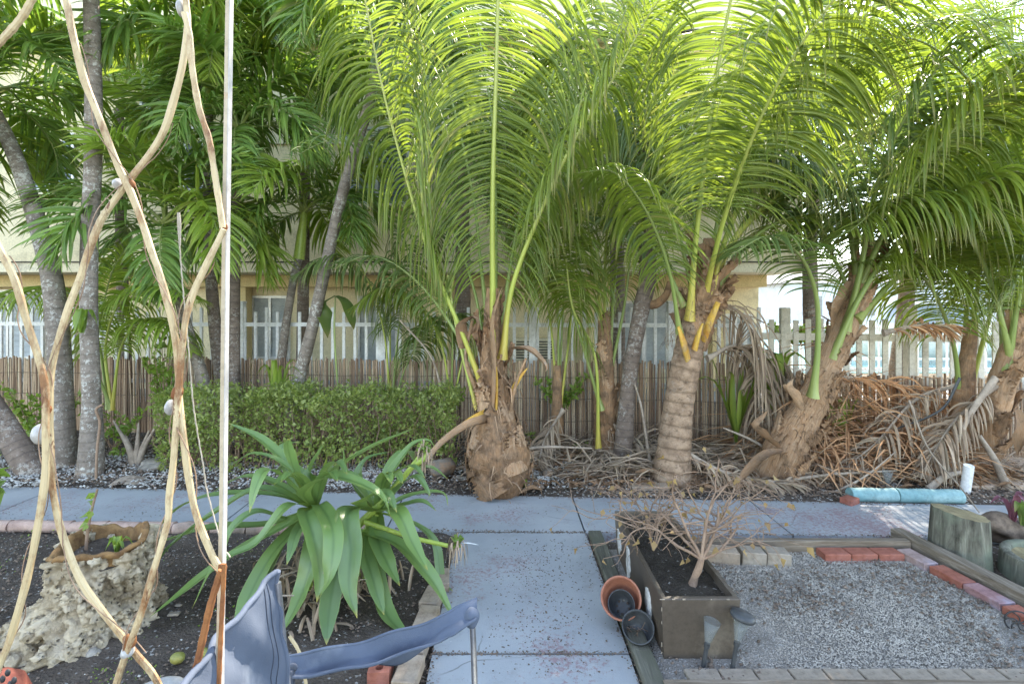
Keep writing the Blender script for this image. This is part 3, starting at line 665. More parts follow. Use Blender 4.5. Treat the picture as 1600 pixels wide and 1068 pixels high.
# ------------------------------------------------------------------ trunks
def ringed(amp, k, seed):
    r = rng(seed); p = r.uniform(0, 6.28, 6)
    def f(t, a): return 1+amp*np.sign(np.sin(t*k))*np.abs(np.sin(t*k))**.5*(.7+.3*np.sin(a*2+p[0]))+.03*np.sin(a*3+p[1]+t*5)+.02*np.sin(a*5+t*17+p[2])
    return f
def trunk(parent, pts, rad, mat='bark', rings=60, amp=.02, seed=0, n=120, seg=18, name='trunk'):
    m = MB(); C = catmull(pts, n); m.tube(C, rad, seg, True, rn=ringed(amp, rings, seed)); return m.build(name, M[mat], parent)
def frayed_sheath(m, c, axis, r0, ang, span, h, flare, seed, taper=.3, curl=0.0):
    """an old leaf base wrapping a trunk: patch around axis, wide below, narrowing above, torn edge"""
    r = rng(seed); n, k = 20, 11; s = np.linspace(0, 1, n); v = np.linspace(-1, 1, k)
    z = nrm(axis); x = nrm(np.cross([0, 1, .01], z)); y = np.cross(z, x)
    ww = span*(1-(1-taper)*s**.8); jag = r.normal(0, .10, (n, 1))*np.abs(v)[None]**2
    a = ang+(v[None]*ww[:, None])+jag; R = r0*(1+.10*(1-np.abs(v)[None]))+(flare*s**1.6)[:, None]+.006*np.sin(v[None]*9+s[:, None]*5+seed)+curl*(np.abs(v)[None]**2)*s[:, None]
    top = h*(s[:, None]+0*v[None])-h*.10*np.abs(v)[None]**2*s[:, None]+r.normal(0, .03*h, (n, k))*(s[:, None] > .85)
    Q = np.array(c)+z*top[..., None]+(x*np.cos(a)[..., None]+y*np.sin(a)[..., None])*R[..., None]
    A = np.stack([np.repeat(s[:, None]*h, k, 1), np.repeat(v[None]*ww[0]*r0, n, 0)+seed*.37, np.full((n, k), r.random())], -1)
    m.grid(Q, A)
    Q2 = Q-(x*np.cos(a)[..., None]+y*np.sin(a)[..., None])*.007; m.grid(Q2[:, ::-1], A[:, ::-1])
def hairs(m, C, rad, n, L, seed, down=.6, thick=.0025):
    """loose fibres hanging from a fibrous trunk; C axis points, rad radii"""
    r = rng(seed); K = len(C)
    for i in range(n):
        t = r.random(); k = t*(K-1); c = np.array([np.interp(k, range(K), C[:, j]) for j in range(3)]); R = np.interp(k, range(K), rad)
        a = r.uniform(0, 6.28); o = np.array([math.cos(a), math.sin(a), 0]); l = L*r.uniform(.4, 1.2)
        p0 = c+o*R*.95; p1 = p0+o*l*.35+np.array([r.normal(0, .02), r.normal(0, .02), r.uniform(-.2, .5)*l*.5]); p2 = p1+o*l*.2+np.array([r.normal(0, .03), r.normal(0, .03), -l*down])
        ribbon(m, [p0, p1, p2], thick*r.uniform(1, 3.5), n=5, cols=2, seed=i, prof=([0, 1], [1, .3]))
# ------------------------------------------------------------------ coconut palms
def P3(l): return [W(*p) for p in l]
def coconut(loc, label, group='coconut palms along the sidewalk', name='coconut_palm'):
    return thing(name, loc, label, 'palm tree', group)

# centre palm with the bulging fibrous base at the edge of the sidewalk
c1 = coconut(G(778, 770), 'coconut palm with fat bulging brown base standing right at the sidewalk edge in the middle')
D = 4.32
ax = P3([(782, 774, 4.25), (779, 720, 4.3), (776, 660, D), (770, 590, D), (768, 520, D), (770, 450, D)])
rad = [.20, .275, .275, .22, .14, .11, .085, .06]
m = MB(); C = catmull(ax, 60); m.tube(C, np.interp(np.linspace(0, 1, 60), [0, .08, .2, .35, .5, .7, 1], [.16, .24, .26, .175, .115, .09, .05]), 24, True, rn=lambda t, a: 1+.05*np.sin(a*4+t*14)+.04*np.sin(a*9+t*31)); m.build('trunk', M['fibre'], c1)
Rr = lambda s: float(np.interp(s, [0, .08, .2, .35, .5, .7, 1], [.16, .24, .26, .175, .115, .09, .05]))
r = rng(50)
for k in range(46):
    lev = min(.80, .02+.80*(k/46)**.9+r.uniform(-.03, .03)); lev = max(.01, lev); a = k*2.4+r.uniform(-.4, .4); p = C[int(lev*59)]
    tilt = r.normal(0, .16, 3); tilt[2] = 0; hgt = r.uniform(.16, .30)+lev*.14
    gap = (Rr(min(1, lev+hgt/1.7))-Rr(lev))
    m = MB(); frayed_sheath(m, p-np.array([0, 0, .04]), nrm(C[min(59, int(lev*59)+3)]-C[int(lev*59)])+tilt, Rr(lev)*1.03, a, r.uniform(.35, .8), hgt, gap*.8+r.uniform(-.005, .03), 200+k, r.uniform(.05, .4), curl=r.uniform(0, .07)); m.build('leaf_base', M['sheath' if r.random() < .55 else 'fibre'], c1)
m = MB(); hairs(m, C[:34], [Rr(i/59) for i in range(34)], 700, .09, 5, .5, .003); m.build('loose_fibres', M['fibre'], c1, False)
m = MB(); hairs(m, C[4:50], [Rr(i/59)+.02 for i in range(4, 50)], 130, .15, 6, .7, .008); m.build('frayed_strips', M['sheath'], c1, False)
def stubp(parent, pts, w0, mat='stub', fl=.45):
    m = MB(); m.tube(P3(pts), w0, 8, True, n=12, squash=fl); return m.build('cut_stalk', M[mat], parent)
stubp(c1, [(765, 650, 4.2), (730, 662, 4.05), (690, 690, 3.95), (665, 720, 3.9)], [.05, .035, .028, .02], 'sheath')
stubp(c1, [(762, 645, 4.2), (742, 652, 4.1), (722, 662, 4.03)], [.045, .03, .012], 'stub')
stubp(c1, [(775, 640, 4.15), (776, 590, 4.15), (772, 545, 4.16)], [.03, .028, .008], 'stub')
stubp(c1, [(798, 640, 4.2), (806, 600, 4.15), (822, 560, 4.1)], [.035, .03, .022], 'sheath')
stubp(c1, [(800, 610, 4.2), (812, 590, 4.12), (824, 575, 4.08)], [.028, .022, .006], 'stub')
stubp(c1, [(745, 610, 4.3), (728, 560, 4.3), (738, 500, 4.3)], [.05, .035, .03], 'sheath')
m = MB(); ribbon(m, P3([(800, 545, 4.15), (825, 548, 4.05), (852, 572, 4.0), (850, 582, 4.0)]), .13, seed=3, fold=.5); m.build('torn_sheath', M['sheath'], c1)
m = MB(); ribbon(m, P3([(722, 545, 4.3), (724, 510, 4.2), (742, 497, 4.18), (745, 520, 4.18)]), .12, seed=4, fold=.5); m.build('torn_sheath', M['sheath'], c1)
m = MB(); ribbon(m, P3([(768, 640, 4.15), (768, 560, 4.13), (766, 500, 4.13), (785, 445, 4.13)]), .17, seed=5, fold=-.5); m.build('torn_sheath', M['sheath'], c1)
F1 = dict(L=1.45, n=150, wid=.030, seg=11, grav=1.5, a0=112, a1=74)
frond(c1, P3([(772, 600, 4.3), (770, 460, 4.25), (770, 300, 4.15), (775, 120, 4.0), (780, -60, 3.8), (790, -260, 3.4), (800, -420, 2.8)]), r0=.042, t0=.20, **F1)
frond(c1, P3([(760, 620, 4.3), (722, 520, 4.25), (672, 400, 4.2), (630, 260, 4.1), (596, 130, 3.95), (570, 0, 3.75), (540, -120, 3.5)]), r0=.030, t0=.26, **dict(F1, n=105, L=1.05, grav=3.2, a0=92, a1=60))
frond(c1, P3([(785, 560, 4.25), (800, 450, 4.2), (845, 330, 4.05), (900, 215, 3.9), (960, 120, 3.75), (1010, 30, 3.6), (1060, -40, 3.4)]), r0=.034, t0=.32, **dict(F1, n=100, L=.95, grav=3.2, a0=92, a1=60))
frond(c1, P3([(768, 560, 4.4), (752, 420, 4.6), (738, 300, 4.8), (700, 140, 5.0), (640, 0, 5.3), (560, -60, 5.6)]), 'cocodark', 'rachisg', r0=.026, t0=.3, **F1)
frond(c1, P3([(778, 560, 4.4), (800, 400, 4.6), (835, 240, 4.9), (870, 100, 5.1), (930, -20, 5.4), (1000, -60, 5.7)]), 'coco', 'rachisg', r0=.026, t0=.3, **F1)
frond(c1, P3([(770, 560, 4.4), (775, 400, 4.7), (770, 200, 5.2), (740, 20, 5.6), (700, -120, 6.2)]), 'coco', 'rachisg', r0=.026, t0=.3, **F1)
frond(c1, P3([(765, 600, 4.4), (740, 450, 4.6), (690, 330, 4.7), (610, 240, 4.7), (520, 220, 4.7), (450, 250, 4.7)]), 'cocodark', 'rachisg', r0=.022, t0=.35, **dict(F1, n=55, L=.75))
frond(c1, P3([(760, 610, 4.3), (700, 500, 4.6), (640, 430, 4.9), (580, 400, 5.0), (520, 420, 5.1)]), 'cocodark', 'rachisg', r0=.020, t0=.35, **dict(F1, n=45, L=.65))
m = MB(); m.tube(P3([(745, 640, 4.4), (715, 520, 4.5), (700, 430, 4.6)]), [.022, .014, .008], 7, n=16); m.build('stalk', M['rachis'], c1)

# slim young palm behind to the right
def young(label, base, stalks, seed, L=.6, n=40, mat='coco', rr=.02, wid=.026, sheathn=0, group='young coconut palms behind the fallen fronds', grav=1.6, th=None):
    y = thing('young_palm', G(*base) if len(base) == 2 else W(*base), label, 'palm tree', group)
    for i, s in enumerate(stalks): frond(y, P3(s), mat, 'rachis' if i % 2 == 0 else 'rachisg', r0=rr, t0=.36, L=L*1.35, n=int(n*1.5), wid=wid, grav=grav*1.5, seg=9)
    if th: m = MB(); m.tube(P3(th[0]), th[1], 14, n=24, rn=lambda t, a: 1+.08*np.sin(a*4+t*20)+.05*np.sin(a*9+t*37)); m.build('trunk', M['fibre'], y)
    return y
young('slim young palm with thin yellow stalks behind the middle palm', (872, 690), [
    [(870, 640, 5.5), (862, 520, 5.5), (845, 420, 5.4), (820, 300, 5.3), (780, 220, 5.2), (720, 200, 5.1)],
    [(872, 640, 5.5), (872, 500, 5.5), (862, 380, 5.6), (862, 250, 5.7), (880, 140, 5.8)],
    [(875, 640, 5.5), (890, 520, 5.5), (900, 400, 5.3), (930, 300, 5.2), (990, 240, 5.1)],
    [(872, 640, 5.5), (880, 480, 5.6), (890, 330, 5.9), (910, 180, 6.2)]], 60, .6, 44, th=([(872, 700, 5.5), (871, 640, 5.5), (871, 570, 5.5)], [.075, .06, .04]))
c3 = young('young palm with shaggy brown stem and lime stalks left of the thin grey trunk', (945, 705), [
    [(948, 560, 5.2), (945, 470, 5.2), (948, 340, 5.1), (952, 200, 4.9), (975, 80, 4.6), (1010, 0, 4.3)],
    [(940, 640, 5.1), (905, 520, 5.1), (870, 400, 5.0), (830, 300, 4.8), (770, 240, 4.6)],
    [(935, 700, 5.1), (930, 560, 5.0), (895, 480, 5.0), (880, 380, 4.9), (850, 280, 4.8)],
    [(950, 600, 5.2), (975, 480, 5.2), (990, 370, 5.1), (1020, 280, 4.9), (1060, 230, 4.7)],
    [(948, 560, 5.2), (930, 420, 5.3), (900, 260, 5.5), (860, 120, 5.8), (800, 30, 6.1)],
    [(952, 560, 5.2), (965, 400, 5.4), (1000, 240, 5.7), (1050, 110, 6.0)]], 61, .7, 48, rr=.026,
    th=([(945, 712, 5.2), (946, 650, 5.2), (945, 580, 5.2), (944, 500, 5.2)], [.12, .12, .09, .06]))
r = rng(62)
for i in range(9):
    m = MB(); p = W(945+r.uniform(-4, 4), 700-i*22, 5.2); frayed_sheath(m, p, (0, 0, 1), .11-.006*i, r.uniform(-2.6, -.4), .8, .26, .05, 700+i, .3, .03); m.build('leaf_base', M['fibre' if i % 2 else 'sheath'], c3)

# thin grey leaning trunk ending in a bent dead stalk
sl_ = coconut(G(978, 722), 'slender dark grey palm trunk with a bent brown stub near its top', 'slender palm trunks')
trunk(sl_, P3([(972, 725, 5.0), (978, 650, 5.0), (988, 560, 5.0), (1003, 480, 5.0), (1012, 430, 5.05), (1010, 300, 5.2), (1000, 180, 5.4)]), [.10, .078, .075, .085, .075, .06, .05], 'barkdark', 90, .02, 3)
m = MB(); m.tube(P3([(1006, 470, 5.0), (1022, 476, 4.95), (1040, 462, 4.9), (1048, 440, 4.9)]), [.05, .045, .035, .03], 9, n=14, squash=.6); m.build('bent_stub', M['fibre'], sl_)
for (sd_, pts) in ((1, [(1000, 190, 5.4), (950, 110, 5.4), (860, 90, 5.4), (770, 140, 5.4)]), (2, [(1000, 190, 5.4), (1040, 90, 5.6), (1110, 60, 5.9), (1200, 100, 6.1)]), (3, [(1000, 190, 5.4), (1000, 60, 5.6), (1040, -60, 5.9)]), (4, [(1000, 190, 5.4), (960, 60, 5.6), (900, -20, 6.0), (820, -40, 6.3)])):
    frond(sl_, P3(pts), 'cocodark', 'rachisg', r0=.02, t0=.2, L=.7, n=50, seg=7)

# ringed coconut palm right of the centre
c5 = coconut(G(1045, 752), 'coconut palm with thick pale ringed trunk and yellow cut stubs, behind the planter box')
ax5 = P3([(1046, 765, 4.5), (1052, 700, 4.5), (1062, 620, 4.5), (1076, 550, 4.5), (1092, 490, 4.5), (1100, 440, 4.55)])
trunk(c5, ax5, [.19, .145, .128, .125, .12, .09], 'cocobark', 118, .045, 8, n=220, seg=28)
CB = catmull(ax5, 60); r = rng(70)
for i in range(14):
    k = 44+i; m = MB(); frayed_sheath(m, CB[min(k, 59)]-np.array([0, 0, .06]), CB[59]-CB[50], .13-.003*i, r.uniform(0, 6.28), r.uniform(.5, .9), r.uniform(.18, .34), r.uniform(.02, .09), 720+i, .3, .04); m.build('leaf_base', M['sheath' if i % 3 else 'fibre'], c5)
m = MB(); m.tube(P3([(1083, 545, 4.52), (1092, 495, 4.52), (1102, 440, 4.55), (1112, 375, 4.6)]), [.118, .135, .12, .07], 22, n=50, rn=lambda t, a: 1+.09*np.sin(a*4+t*20)+.07*np.sin(a*9+t*37)); m.build('fibre_collar', M['fibre'], c5)
for i in range(14):
    p = np.array(W(1086+i*1.8, 535-i*10, 4.52)); m = MB(); frayed_sheath(m, p, CB[59]-CB[50], .135-.004*i, r.uniform(0, 6.28), r.uniform(.4, .8), r.uniform(.2, .36), r.uniform(.03, .12), 760+i, .3, .06); m.build('leaf_base', M['sheath' if i % 2 else 'fibre'], c5)
m = MB(); hairs(m, CB[40:], [.17]*20, 320, .16, 71, .6); hairs(m, CB[:6], [.25]*6, 240, .16, 72, .2); m.build('loose_fibres', M['fibre'], c5, False)
stubp(c5, [(1075, 560, 4.4), (1068, 535, 4.32), (1060, 510, 4.3)], [.05, .05, .02]); stubp(c5, [(1098, 530, 4.4), (1110, 500, 4.3), (1122, 472, 4.25)], [.055, .045, .03]); stubp(c5, [(1085, 545, 4.35), (1092, 520, 4.3), (1098, 505, 4.3)], [.05, .04, .015])
F5 = dict(L=1.3, n=145, wid=.030, seg=11, grav=1.5, a0=110, a1=72)
frond(c5, P3([(1078, 500, 4.45), (1085, 400, 4.35), (1098, 280, 4.2), (1115, 150, 4.0), (1140, 10, 3.8), (1180, -140, 3.5), (1230, -250, 3.1)]), r0=.036, t0=.22, **dict(F5, L=1.1))
frond(c5, P3([(1105, 480, 4.5), (1135, 370, 4.4), (1180, 270, 4.25), (1235, 185, 4.1), (1300, 95, 3.9), (1375, -5, 3.7), (1470, -110, 3.4), (1580, -180, 3.1)]), r0=.036, t0=.25, **dict(F5, L=1.35, n=150, grav=.75, a0=84, a1=48))
frond(c5, P3([(1105, 460, 4.6), (1150, 370, 4.7), (1211, 311, 4.75), (1316, 229, 4.8), (1425, 154, 4.8), (1594, 75, 4.7), (1720, 60, 4.6)]), 'cocodark', 'rachis', r0=.032, t0=.2, **dict(F5, L=1.3, n=150, grav=1.3, a0=84, a1=48))
frond(c5, P3([(1085, 460, 4.6), (1050, 330, 4.9), (1000, 190, 5.2), (930, 80, 5.5), (840, 20, 5.8)]), 'cocodark', 'rachisg', r0=.026, t0=.25, **F5)
frond(c5, P3([(1095, 450, 4.6), (1080, 300, 5.0), (1050, 120, 5.4), (1000, -20, 5.8)]), 'coco', 'rachisg', r0=.026, t0=.25, **F5)
frond(c5, P3([(1112, 440, 4.7), (1190, 300, 5.2), (1290, 150, 5.7), (1400, 50, 6.0), (1520, 20, 6.2)]), 'coco', 'rachisg', r0=.026, t0=.25, **F5)
frond(c5, P3([(1105, 450, 4.6), (1130, 300, 4.8), (1170, 150, 5.1), (1240, 20, 5.3), (1340, -60, 5.5)]), 'coco', 'rachisg', r0=.026, t0=.25, **F5)
frond(c5, P3([(1062, 520, 4.4), (1045, 420, 4.2), (1010, 330, 4.0), (960, 270, 3.9), (900, 270, 3.8)]), 'coco', 'rachisg', r0=.024, t0=.3, **dict(F5, L=.7, n=60, grav=2))
frond(c5, P3([(1110, 470, 4.5), (1170, 380, 4.6), (1240, 340, 4.7), (1310, 350, 4.8), (1370, 400, 4.9)]), 'coco', 'rachisg', r0=.022, t0=.3, **dict(F5, L=.7, n=60, grav=1.6))
frond(c5, P3([(1100, 470, 4.5), (1135, 330, 4.1), (1205, 150, 3.6), (1320, -20, 3.2), (1460, -120, 2.9)]), 'coco', 'rachis', r0=.03, t0=.3, **dict(F5, n=110, a0=84, a1=48, grav=.9))
frond(c5, P3([(1070, 480, 4.5), (1030, 400, 4.7), (980, 350, 4.9), (920, 340, 5.1)]), 'cocodark', 'rachisg', r0=.02, t0=.3, **dict(F5, L=.6, n=50, grav=2))

# leaning coconut palm on the right
c6 = coconut(G(1215, 748), 'leaning coconut palm with shaggy brown trunk, right of the ringed palm')
ax6 = P3([(1205, 755, 4.55), (1225, 705, 4.55), (1262, 640, 4.6), (1295, 570, 4.65), (1325, 500, 4.7), (1345, 440, 4.7), (1365, 380, 4.7)])
R6 = [.20, .165, .135, .115, .105, .09, .05]
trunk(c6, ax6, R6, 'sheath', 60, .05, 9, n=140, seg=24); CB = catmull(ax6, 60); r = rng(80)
for i in range(34):
    k = int(2+i*1.68); m = MB(); a = r.uniform(0, 6.28); frayed_sheath(m, CB[min(k, 58)]-np.array([0, 0, .04]), CB[min(k+2, 59)]-CB[max(k-1, 0)], float(np.interp(k/59, np.linspace(0, 1, 7), R6))*1.03, a, r.uniform(.3, .65), r.uniform(.14, .32), r.uniform(.0, .08), 820+i, .3, r.uniform(0, .05)); m.build('leaf_base', M['sheath' if i % 2 else 'fibre'], c6)
m = MB(); hairs(m, CB[:30], [.17]*30, 700, .2, 81, .5, .004); hairs(m, CB[30:], [.11]*30, 260, .13, 82, .5); m.build('loose_fibres', M['fibre'], c6, False)
for w_, pts in enumerate(([(1225, 705, 4.35), (1190, 720, 4.2), (1150, 760, 4.1)], [(1250, 640, 4.4), (1230, 605, 4.3), (1240, 590, 4.3)], [(1215, 700, 4.4), (1175, 665, 4.3), (1200, 640, 4.35)])):
    m = MB(); ribbon(m, P3(pts), .12, seed=w_, fold=.7, n=18, wavy=.08); m.build('torn_sheath', M['sheath'], c6)
F6 = dict(L=1.15, n=125, wid=.029, seg=11, grav=1.6, a0=86, a1=46)
frond(c6, P3([(1270, 620, 4.4), (1278, 540, 4.35), (1275, 460, 4.3), (1250, 400, 4.2), (1200, 370, 4.1), (1140, 400, 4.0)]), 'cocodark', 'rachisg', r0=.034, t0=.45, **dict(F6, L=.6, n=50))
frond(c6, P3([(1300, 560, 4.6), (1340, 470, 4.5), (1395, 390, 4.4), (1470, 325, 4.2), (1545, 280, 4.0), (1640, 260, 3.8), (1740, 290, 3.6)]), 'coco', 'rachisg', r0=.034, t0=.30, **dict(F6, L=1.0))
frond(c6, P3([(1320, 520, 4.6), (1345, 420, 4.5), (1362, 320, 4.4), (1400, 210, 4.2), (1470, 100, 4.0), (1570, 20, 3.8)]), 'cocodark', 'rachisg', r0=.034, t0=.28, **F6)
frond(c6, P3([(1340, 440, 4.7), (1320, 340, 4.7), (1270, 280, 4.7), (1200, 250, 4.7), (1130, 270, 4.7)]), 'cocodark', 'rachisg', r0=.028, t0=.25, **F6)
frond(c6, P3([(1340, 430, 4.8), (1330, 300, 5.0), (1290, 180, 5.2), (1230, 90, 5.5), (1160, 40, 5.8)]), 'coco', 'rachisg', r0=.028, t0=.25, **F6)
frond(c6, P3([(1345, 440, 4.7), (1400, 340, 4.9), (1480, 230, 5.2), (1570, 170, 5.5), (1670, 160, 5.8)]), 'coco', 'rachisg', r0=.028, t0=.25, **F6)
frond(c6, P3([(1340, 500, 4.6), (1395, 440, 4.7), (1450, 395, 4.8), (1520, 390, 4.9), (1580, 430, 5.0)]), 'coco', 'rachisg', r0=.026, t0=.3, **dict(F6, L=.65, n=55))
frond(c6, P3([(1335, 470, 4.7), (1290, 380, 4.9), (1250, 330, 5.1), (1200, 330, 5.3)]), 'cocodark', 'rachisg', r0=.024, t0=.3, **dict(F6, L=.7, n=50))
frond(c6, P3([(1350, 430, 4.8), (1370, 330, 5.1), (1420, 240, 5.4), (1480, 210, 5.6), (1550, 240, 5.8)]), 'coco', 'rachisg', r0=.026, t0=.3, **F6)
frond(c6, P3([(1345, 440, 4.6), (1410, 310, 4.3), (1510, 180, 3.9), (1640, 80, 3.5)]), 'coco', 'rachisg', r0=.03, t0=.25, **dict(F6, L=1.2))
m = MB(); ribbon(m, P3([(1330, 440, 4.55), (1312, 480, 4.5), (1300, 520, 4.5)]), .12, seed=9, fold=.6); m.build('torn_sheath', M['fibre'], c6)

c7 = young('young palm with pale yellow stalks between the leaning palm and the right edge palm', (1500, 690), [
    [(1505, 640, 4.9), (1520, 520, 4.9), (1530, 400, 4.9), (1520, 290, 4.8), (1480, 200, 4.7)],
    [(1500, 640, 4.9), (1490, 540, 4.8), (1455, 450, 4.7), (1400, 400, 4.6), (1340, 410, 4.5)],
    [(1508, 640, 4.9), (1545, 500, 5.0), (1575, 400, 5.1), (1620, 330, 5.2), (1680, 320, 5.3)],
    [(1505, 620, 4.9), (1515, 450, 5.1), (1560, 300, 5.4), (1620, 200, 5.6)]], 90, .75, 52, rr=.026,
    th=([(1495, 712, 4.8), (1503, 640, 4.85), (1510, 570, 4.9), (1520, 500, 4.9)], [.10, .09, .07, .04]), grav=1.3)
c8 = coconut(G(1545, 705), 'coconut palm with scaly brown trunk at the right edge beside the reed fence')
ax8 = P3([(1535, 712, 4.75), (1548, 650, 4.7), (1568, 590, 4.65), (1590, 520, 4.6), (1604, 470, 4.6)])
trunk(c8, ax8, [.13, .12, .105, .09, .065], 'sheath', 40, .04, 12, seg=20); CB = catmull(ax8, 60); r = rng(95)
for i in range(14):
    k = 3+i*4; m = MB(); frayed_sheath(m, CB[min(k, 58)]-np.array([0, 0, .05]), CB[min(k+2, 59)]-CB[max(k-1, 0)], .125-.003*i, r.uniform(-3.2, .4), .8, .26, r.uniform(.01, .07), 950+i, .35, .02); m.build('leaf_base', M['sheath' if i % 2 else 'fibre'], c8)
for pts in ([(1575, 570, 4.6), (1592, 460, 4.5), (1625, 330, 4.4), (1690, 220, 4.2)], [(1570, 580, 4.6), (1560, 470, 4.7), (1520, 370, 4.8), (1450, 320, 4.9), (1380, 330, 5.0)], [(1590, 500, 4.6), (1600, 360, 4.8), (1580, 220, 5.0), (1520, 120, 5.3), (1440, 80, 5.6)],
            [(1595, 480, 4.6), (1570, 360, 5.0), (1510, 270, 5.3), (1430, 240, 5.6)], [(1600, 480, 4.6), (1640, 330, 4.9), (1660, 180, 5.2), (1640, 40, 5.5)], [(1595, 500, 4.7), (1620, 400, 5.3), (1610, 280, 5.8), (1560, 200, 6.3), (1500, 190, 6.6)],
            [(1600, 480, 4.6), (1592, 320, 4.3), (1545, 170, 4.1), (1450, 70, 3.9), (1340, 60, 3.7)], [(1598, 470, 4.6), (1620, 300, 4.8), (1600, 120, 5.0), (1530, 0, 5.2)], [(1580, 560, 4.6), (1540, 420, 4.4), (1480, 330, 4.3), (1400, 310, 4.2), (1330, 360, 4.1)]):
    frond(c8, P3(pts), 'coco', 'rachisg', r0=.03, t0=.25, L=1.1, n=110, wid=.029, seg=10, grav=1.4, a0=86, a1=44)
m = MB(); ribbon(m, P3([(1588, 640, 4.4), (1597, 680, 4.35), (1590, 712, 4.35)]), .13, seed=19, fold=.5); m.build('torn_sheath', M['sheath'], c8)

# backdrop palm crowns beyond the fence on the right and centre
def backpalm(x, y, h, label, nf, L, seed, mat='cocodark', trunkr=.11, group='background palms beyond the fence'):
    p = coconut((x, y, 0), label, group, 'background_palm'); r = rng(seed)
    trunk(p, [(x, y, 0), (x+r.normal(0, .15), y, h*.5), (x, y, h)], [trunkr*1.3, trunkr, trunkr*.8], 'barkdark', 90, .02, seed, n=60, seg=12)
    for i in range(nf):
        a = i*2.4+r.uniform(-.2, .2); e = math.radians(70-55*(i/nf)); l = L*r.uniform(.85, 1.1); d = np.array([math.cos(a), math.sin(a), 0])
        q = np.array([x, y, h]); pts = [q]; ang = e
        for k in range(5): q = q+(d*math.cos(ang)+np.array([0, 0, 1])*math.sin(ang))*l/5; pts.append(q); ang -= math.radians(20+8*r.random())
        frond(p, pts, mat, 'rachisg', r0=.02, t0=.18, L=L*.32, n=44, wid=.04, seg=6, grav=1.2, K=36)
    return p
backpalm(1.6, 7.3, 3.6, 'background palm with dark crown right of the ringed palm', 13, 2.4, 301)
backpalm(-.6, 7.2, 3.9, 'background palm with dark crown behind the middle palm', 13, 2.4, 302)
backpalm(5.2, 8.3, 4.3, 'tall background palm rising above the cream picket fence', 14, 2.8, 303, 'coco')
backpalm(6.9, 8.8, 5.6, 'very tall background palm behind the right side crowns', 15, 3.0, 305, 'coco')
backpalm(8.2, 8.0, 3.2, 'low bright background palm at the right edge beyond the fence', 13, 2.6, 304, 'adonlit')

# ------------------------------------------------------------------ feathery palms on the left
def proto_frond(seed, L, bend):
    r = rng(seed); q = np.zeros(3); pts = [q]; ang = math.radians(bend[0]); 
    for k in range(6): q = q+np.array([math.cos(ang), 0, math.sin(ang)])*L/6; pts.append(q); ang -= math.radians(bend[1]+4*r.random())
    return catmull(pts, 40)
PF = {}
for key, seed, L, bend in (('up', 1, 1.55, (72, 16)), ('mid', 2, 1.6, (48, 19)), ('low', 3, 1.5, (22, 20)), ('mid2', 4, 1.5, (35, 22)), ('drop', 5, 1.3, (-5, 17))):
    C = proto_frond(seed, L, bend)
    a = frond_mesh(C, 400+seed, L=.60, n=56, t0=.14, wid=.044, grav=1.3, a0=62, a1=28, lift=.25, seg=6, fold=.25, plume=.26, twist=.5, prof='sin')
    b = rachis_mesh(C, .014, .003, .8, .6)
    PF[key] = (a, b)
PMESH = {}
def place_frond(parent, key, pos, az, roll, sc_, mat):
    kk = (key, mat)
    if kk not in PMESH:
        o1 = PF[key][0].build('frond', M[mat], None, False); o2 = PF[key][1].build('stalk', M['rachisg'], None)
        PMESH[kk] = (o1.data, o2.data); bpy.data.objects.remove(o1); bpy.data.objects.remove(o2)
    f = bpy.data.objects.new('frond', PMESH[kk][0]); COL.objects.link(f); f.parent = parent
    f.location = Vector(pos)-wloc(parent); f.rotation_euler = (Matrix.Rotation(az, 3, 'Z')@Matrix.Rotation(roll, 3, 'X')).to_euler(); f.scale = (sc_,)*3
    s = bpy.data.objects.new('stalk', PMESH[kk][1]); COL.objects.link(s); s.parent = f; return f
LG = 'feathery palms behind the hedge'
def feather(label, base, tr, rad, crown, nf, sc_, seed, mats=('adon',), shaft=None, rings=110, mat='bark', skew=None):
    t = thing('feather_palm', base, label, 'palm tree', LG); r = rng(seed)
    trunk(t, P3(tr), [q*.76 for q in rad], mat, rings, .012, seed, n=150, seg=18)
    if shaft: m = MB(); m.tube(P3(shaft[0]), shaft[1], 14, n=24); m.build('crownshaft', M['shaft'], t)
    c = W(*crown)
    for i in range(nf):
        u = i/nf; key = 'up' if u < .2 else 'mid' if u < .45 else 'mid2' if u < .65 else 'low' if u < .85 else 'drop'
        az = i*2.399+r.uniform(-.25, .25) if skew is None else skew+r.uniform(-1.3, 1.3)
        place_frond(t, key, c+r.normal(0, .02, 3), az, r.uniform(-.35, .35), sc_*r.uniform(.85, 1.12), mats[i % len(mats)])
    return t
feather('grey mottled feather palm trunk rising straight to the top, nearest the left trellis bar', G(140, 742), [(138, 748, 4.65), (142, 722, 4.68), (143, 640, 4.7), (139, 510, 4.75), (140, 380, 4.8), (146, 240, 4.85), (146, 100, 4.9), (140, -60, 4.95)], [.15, .10, .092, .095, .095, .095, .09, .08], (140, -75, 4.95), 13, 1.15, 501, ('adonlit', 'adon'))
feather('thick mottled feather palm trunk leaning left beside the straight grey trunk', G(98, 732), [(98, 740, 4.9), (97, 700, 4.9), (94, 600, 4.95), (88, 500, 5.0), (78, 420, 5.1), (50, 320, 5.2), (22, 240, 5.3), (-10, 170, 5.4)], [.16, .14, .13, .12, .11, .10, .09, .08], (-18, 150, 5.4), 12, 1.1, 502, ('adonlit', 'adonlit', 'adon'), mat='bark')
feather('leaning dark palm trunk at the far left edge of the soil strip', G(52, 738), [(56, 745, 4.7), (35, 712, 4.7), (0, 650, 4.75), (-60, 560, 4.8), (-160, 400, 4.9), (-230, 250, 5.0)], [.15, .12, .11, .10, .09, .08], (-235, 240, 5.0), 13, 1.15, 503, ('adon', 'adonlit'), mat='barkdark')
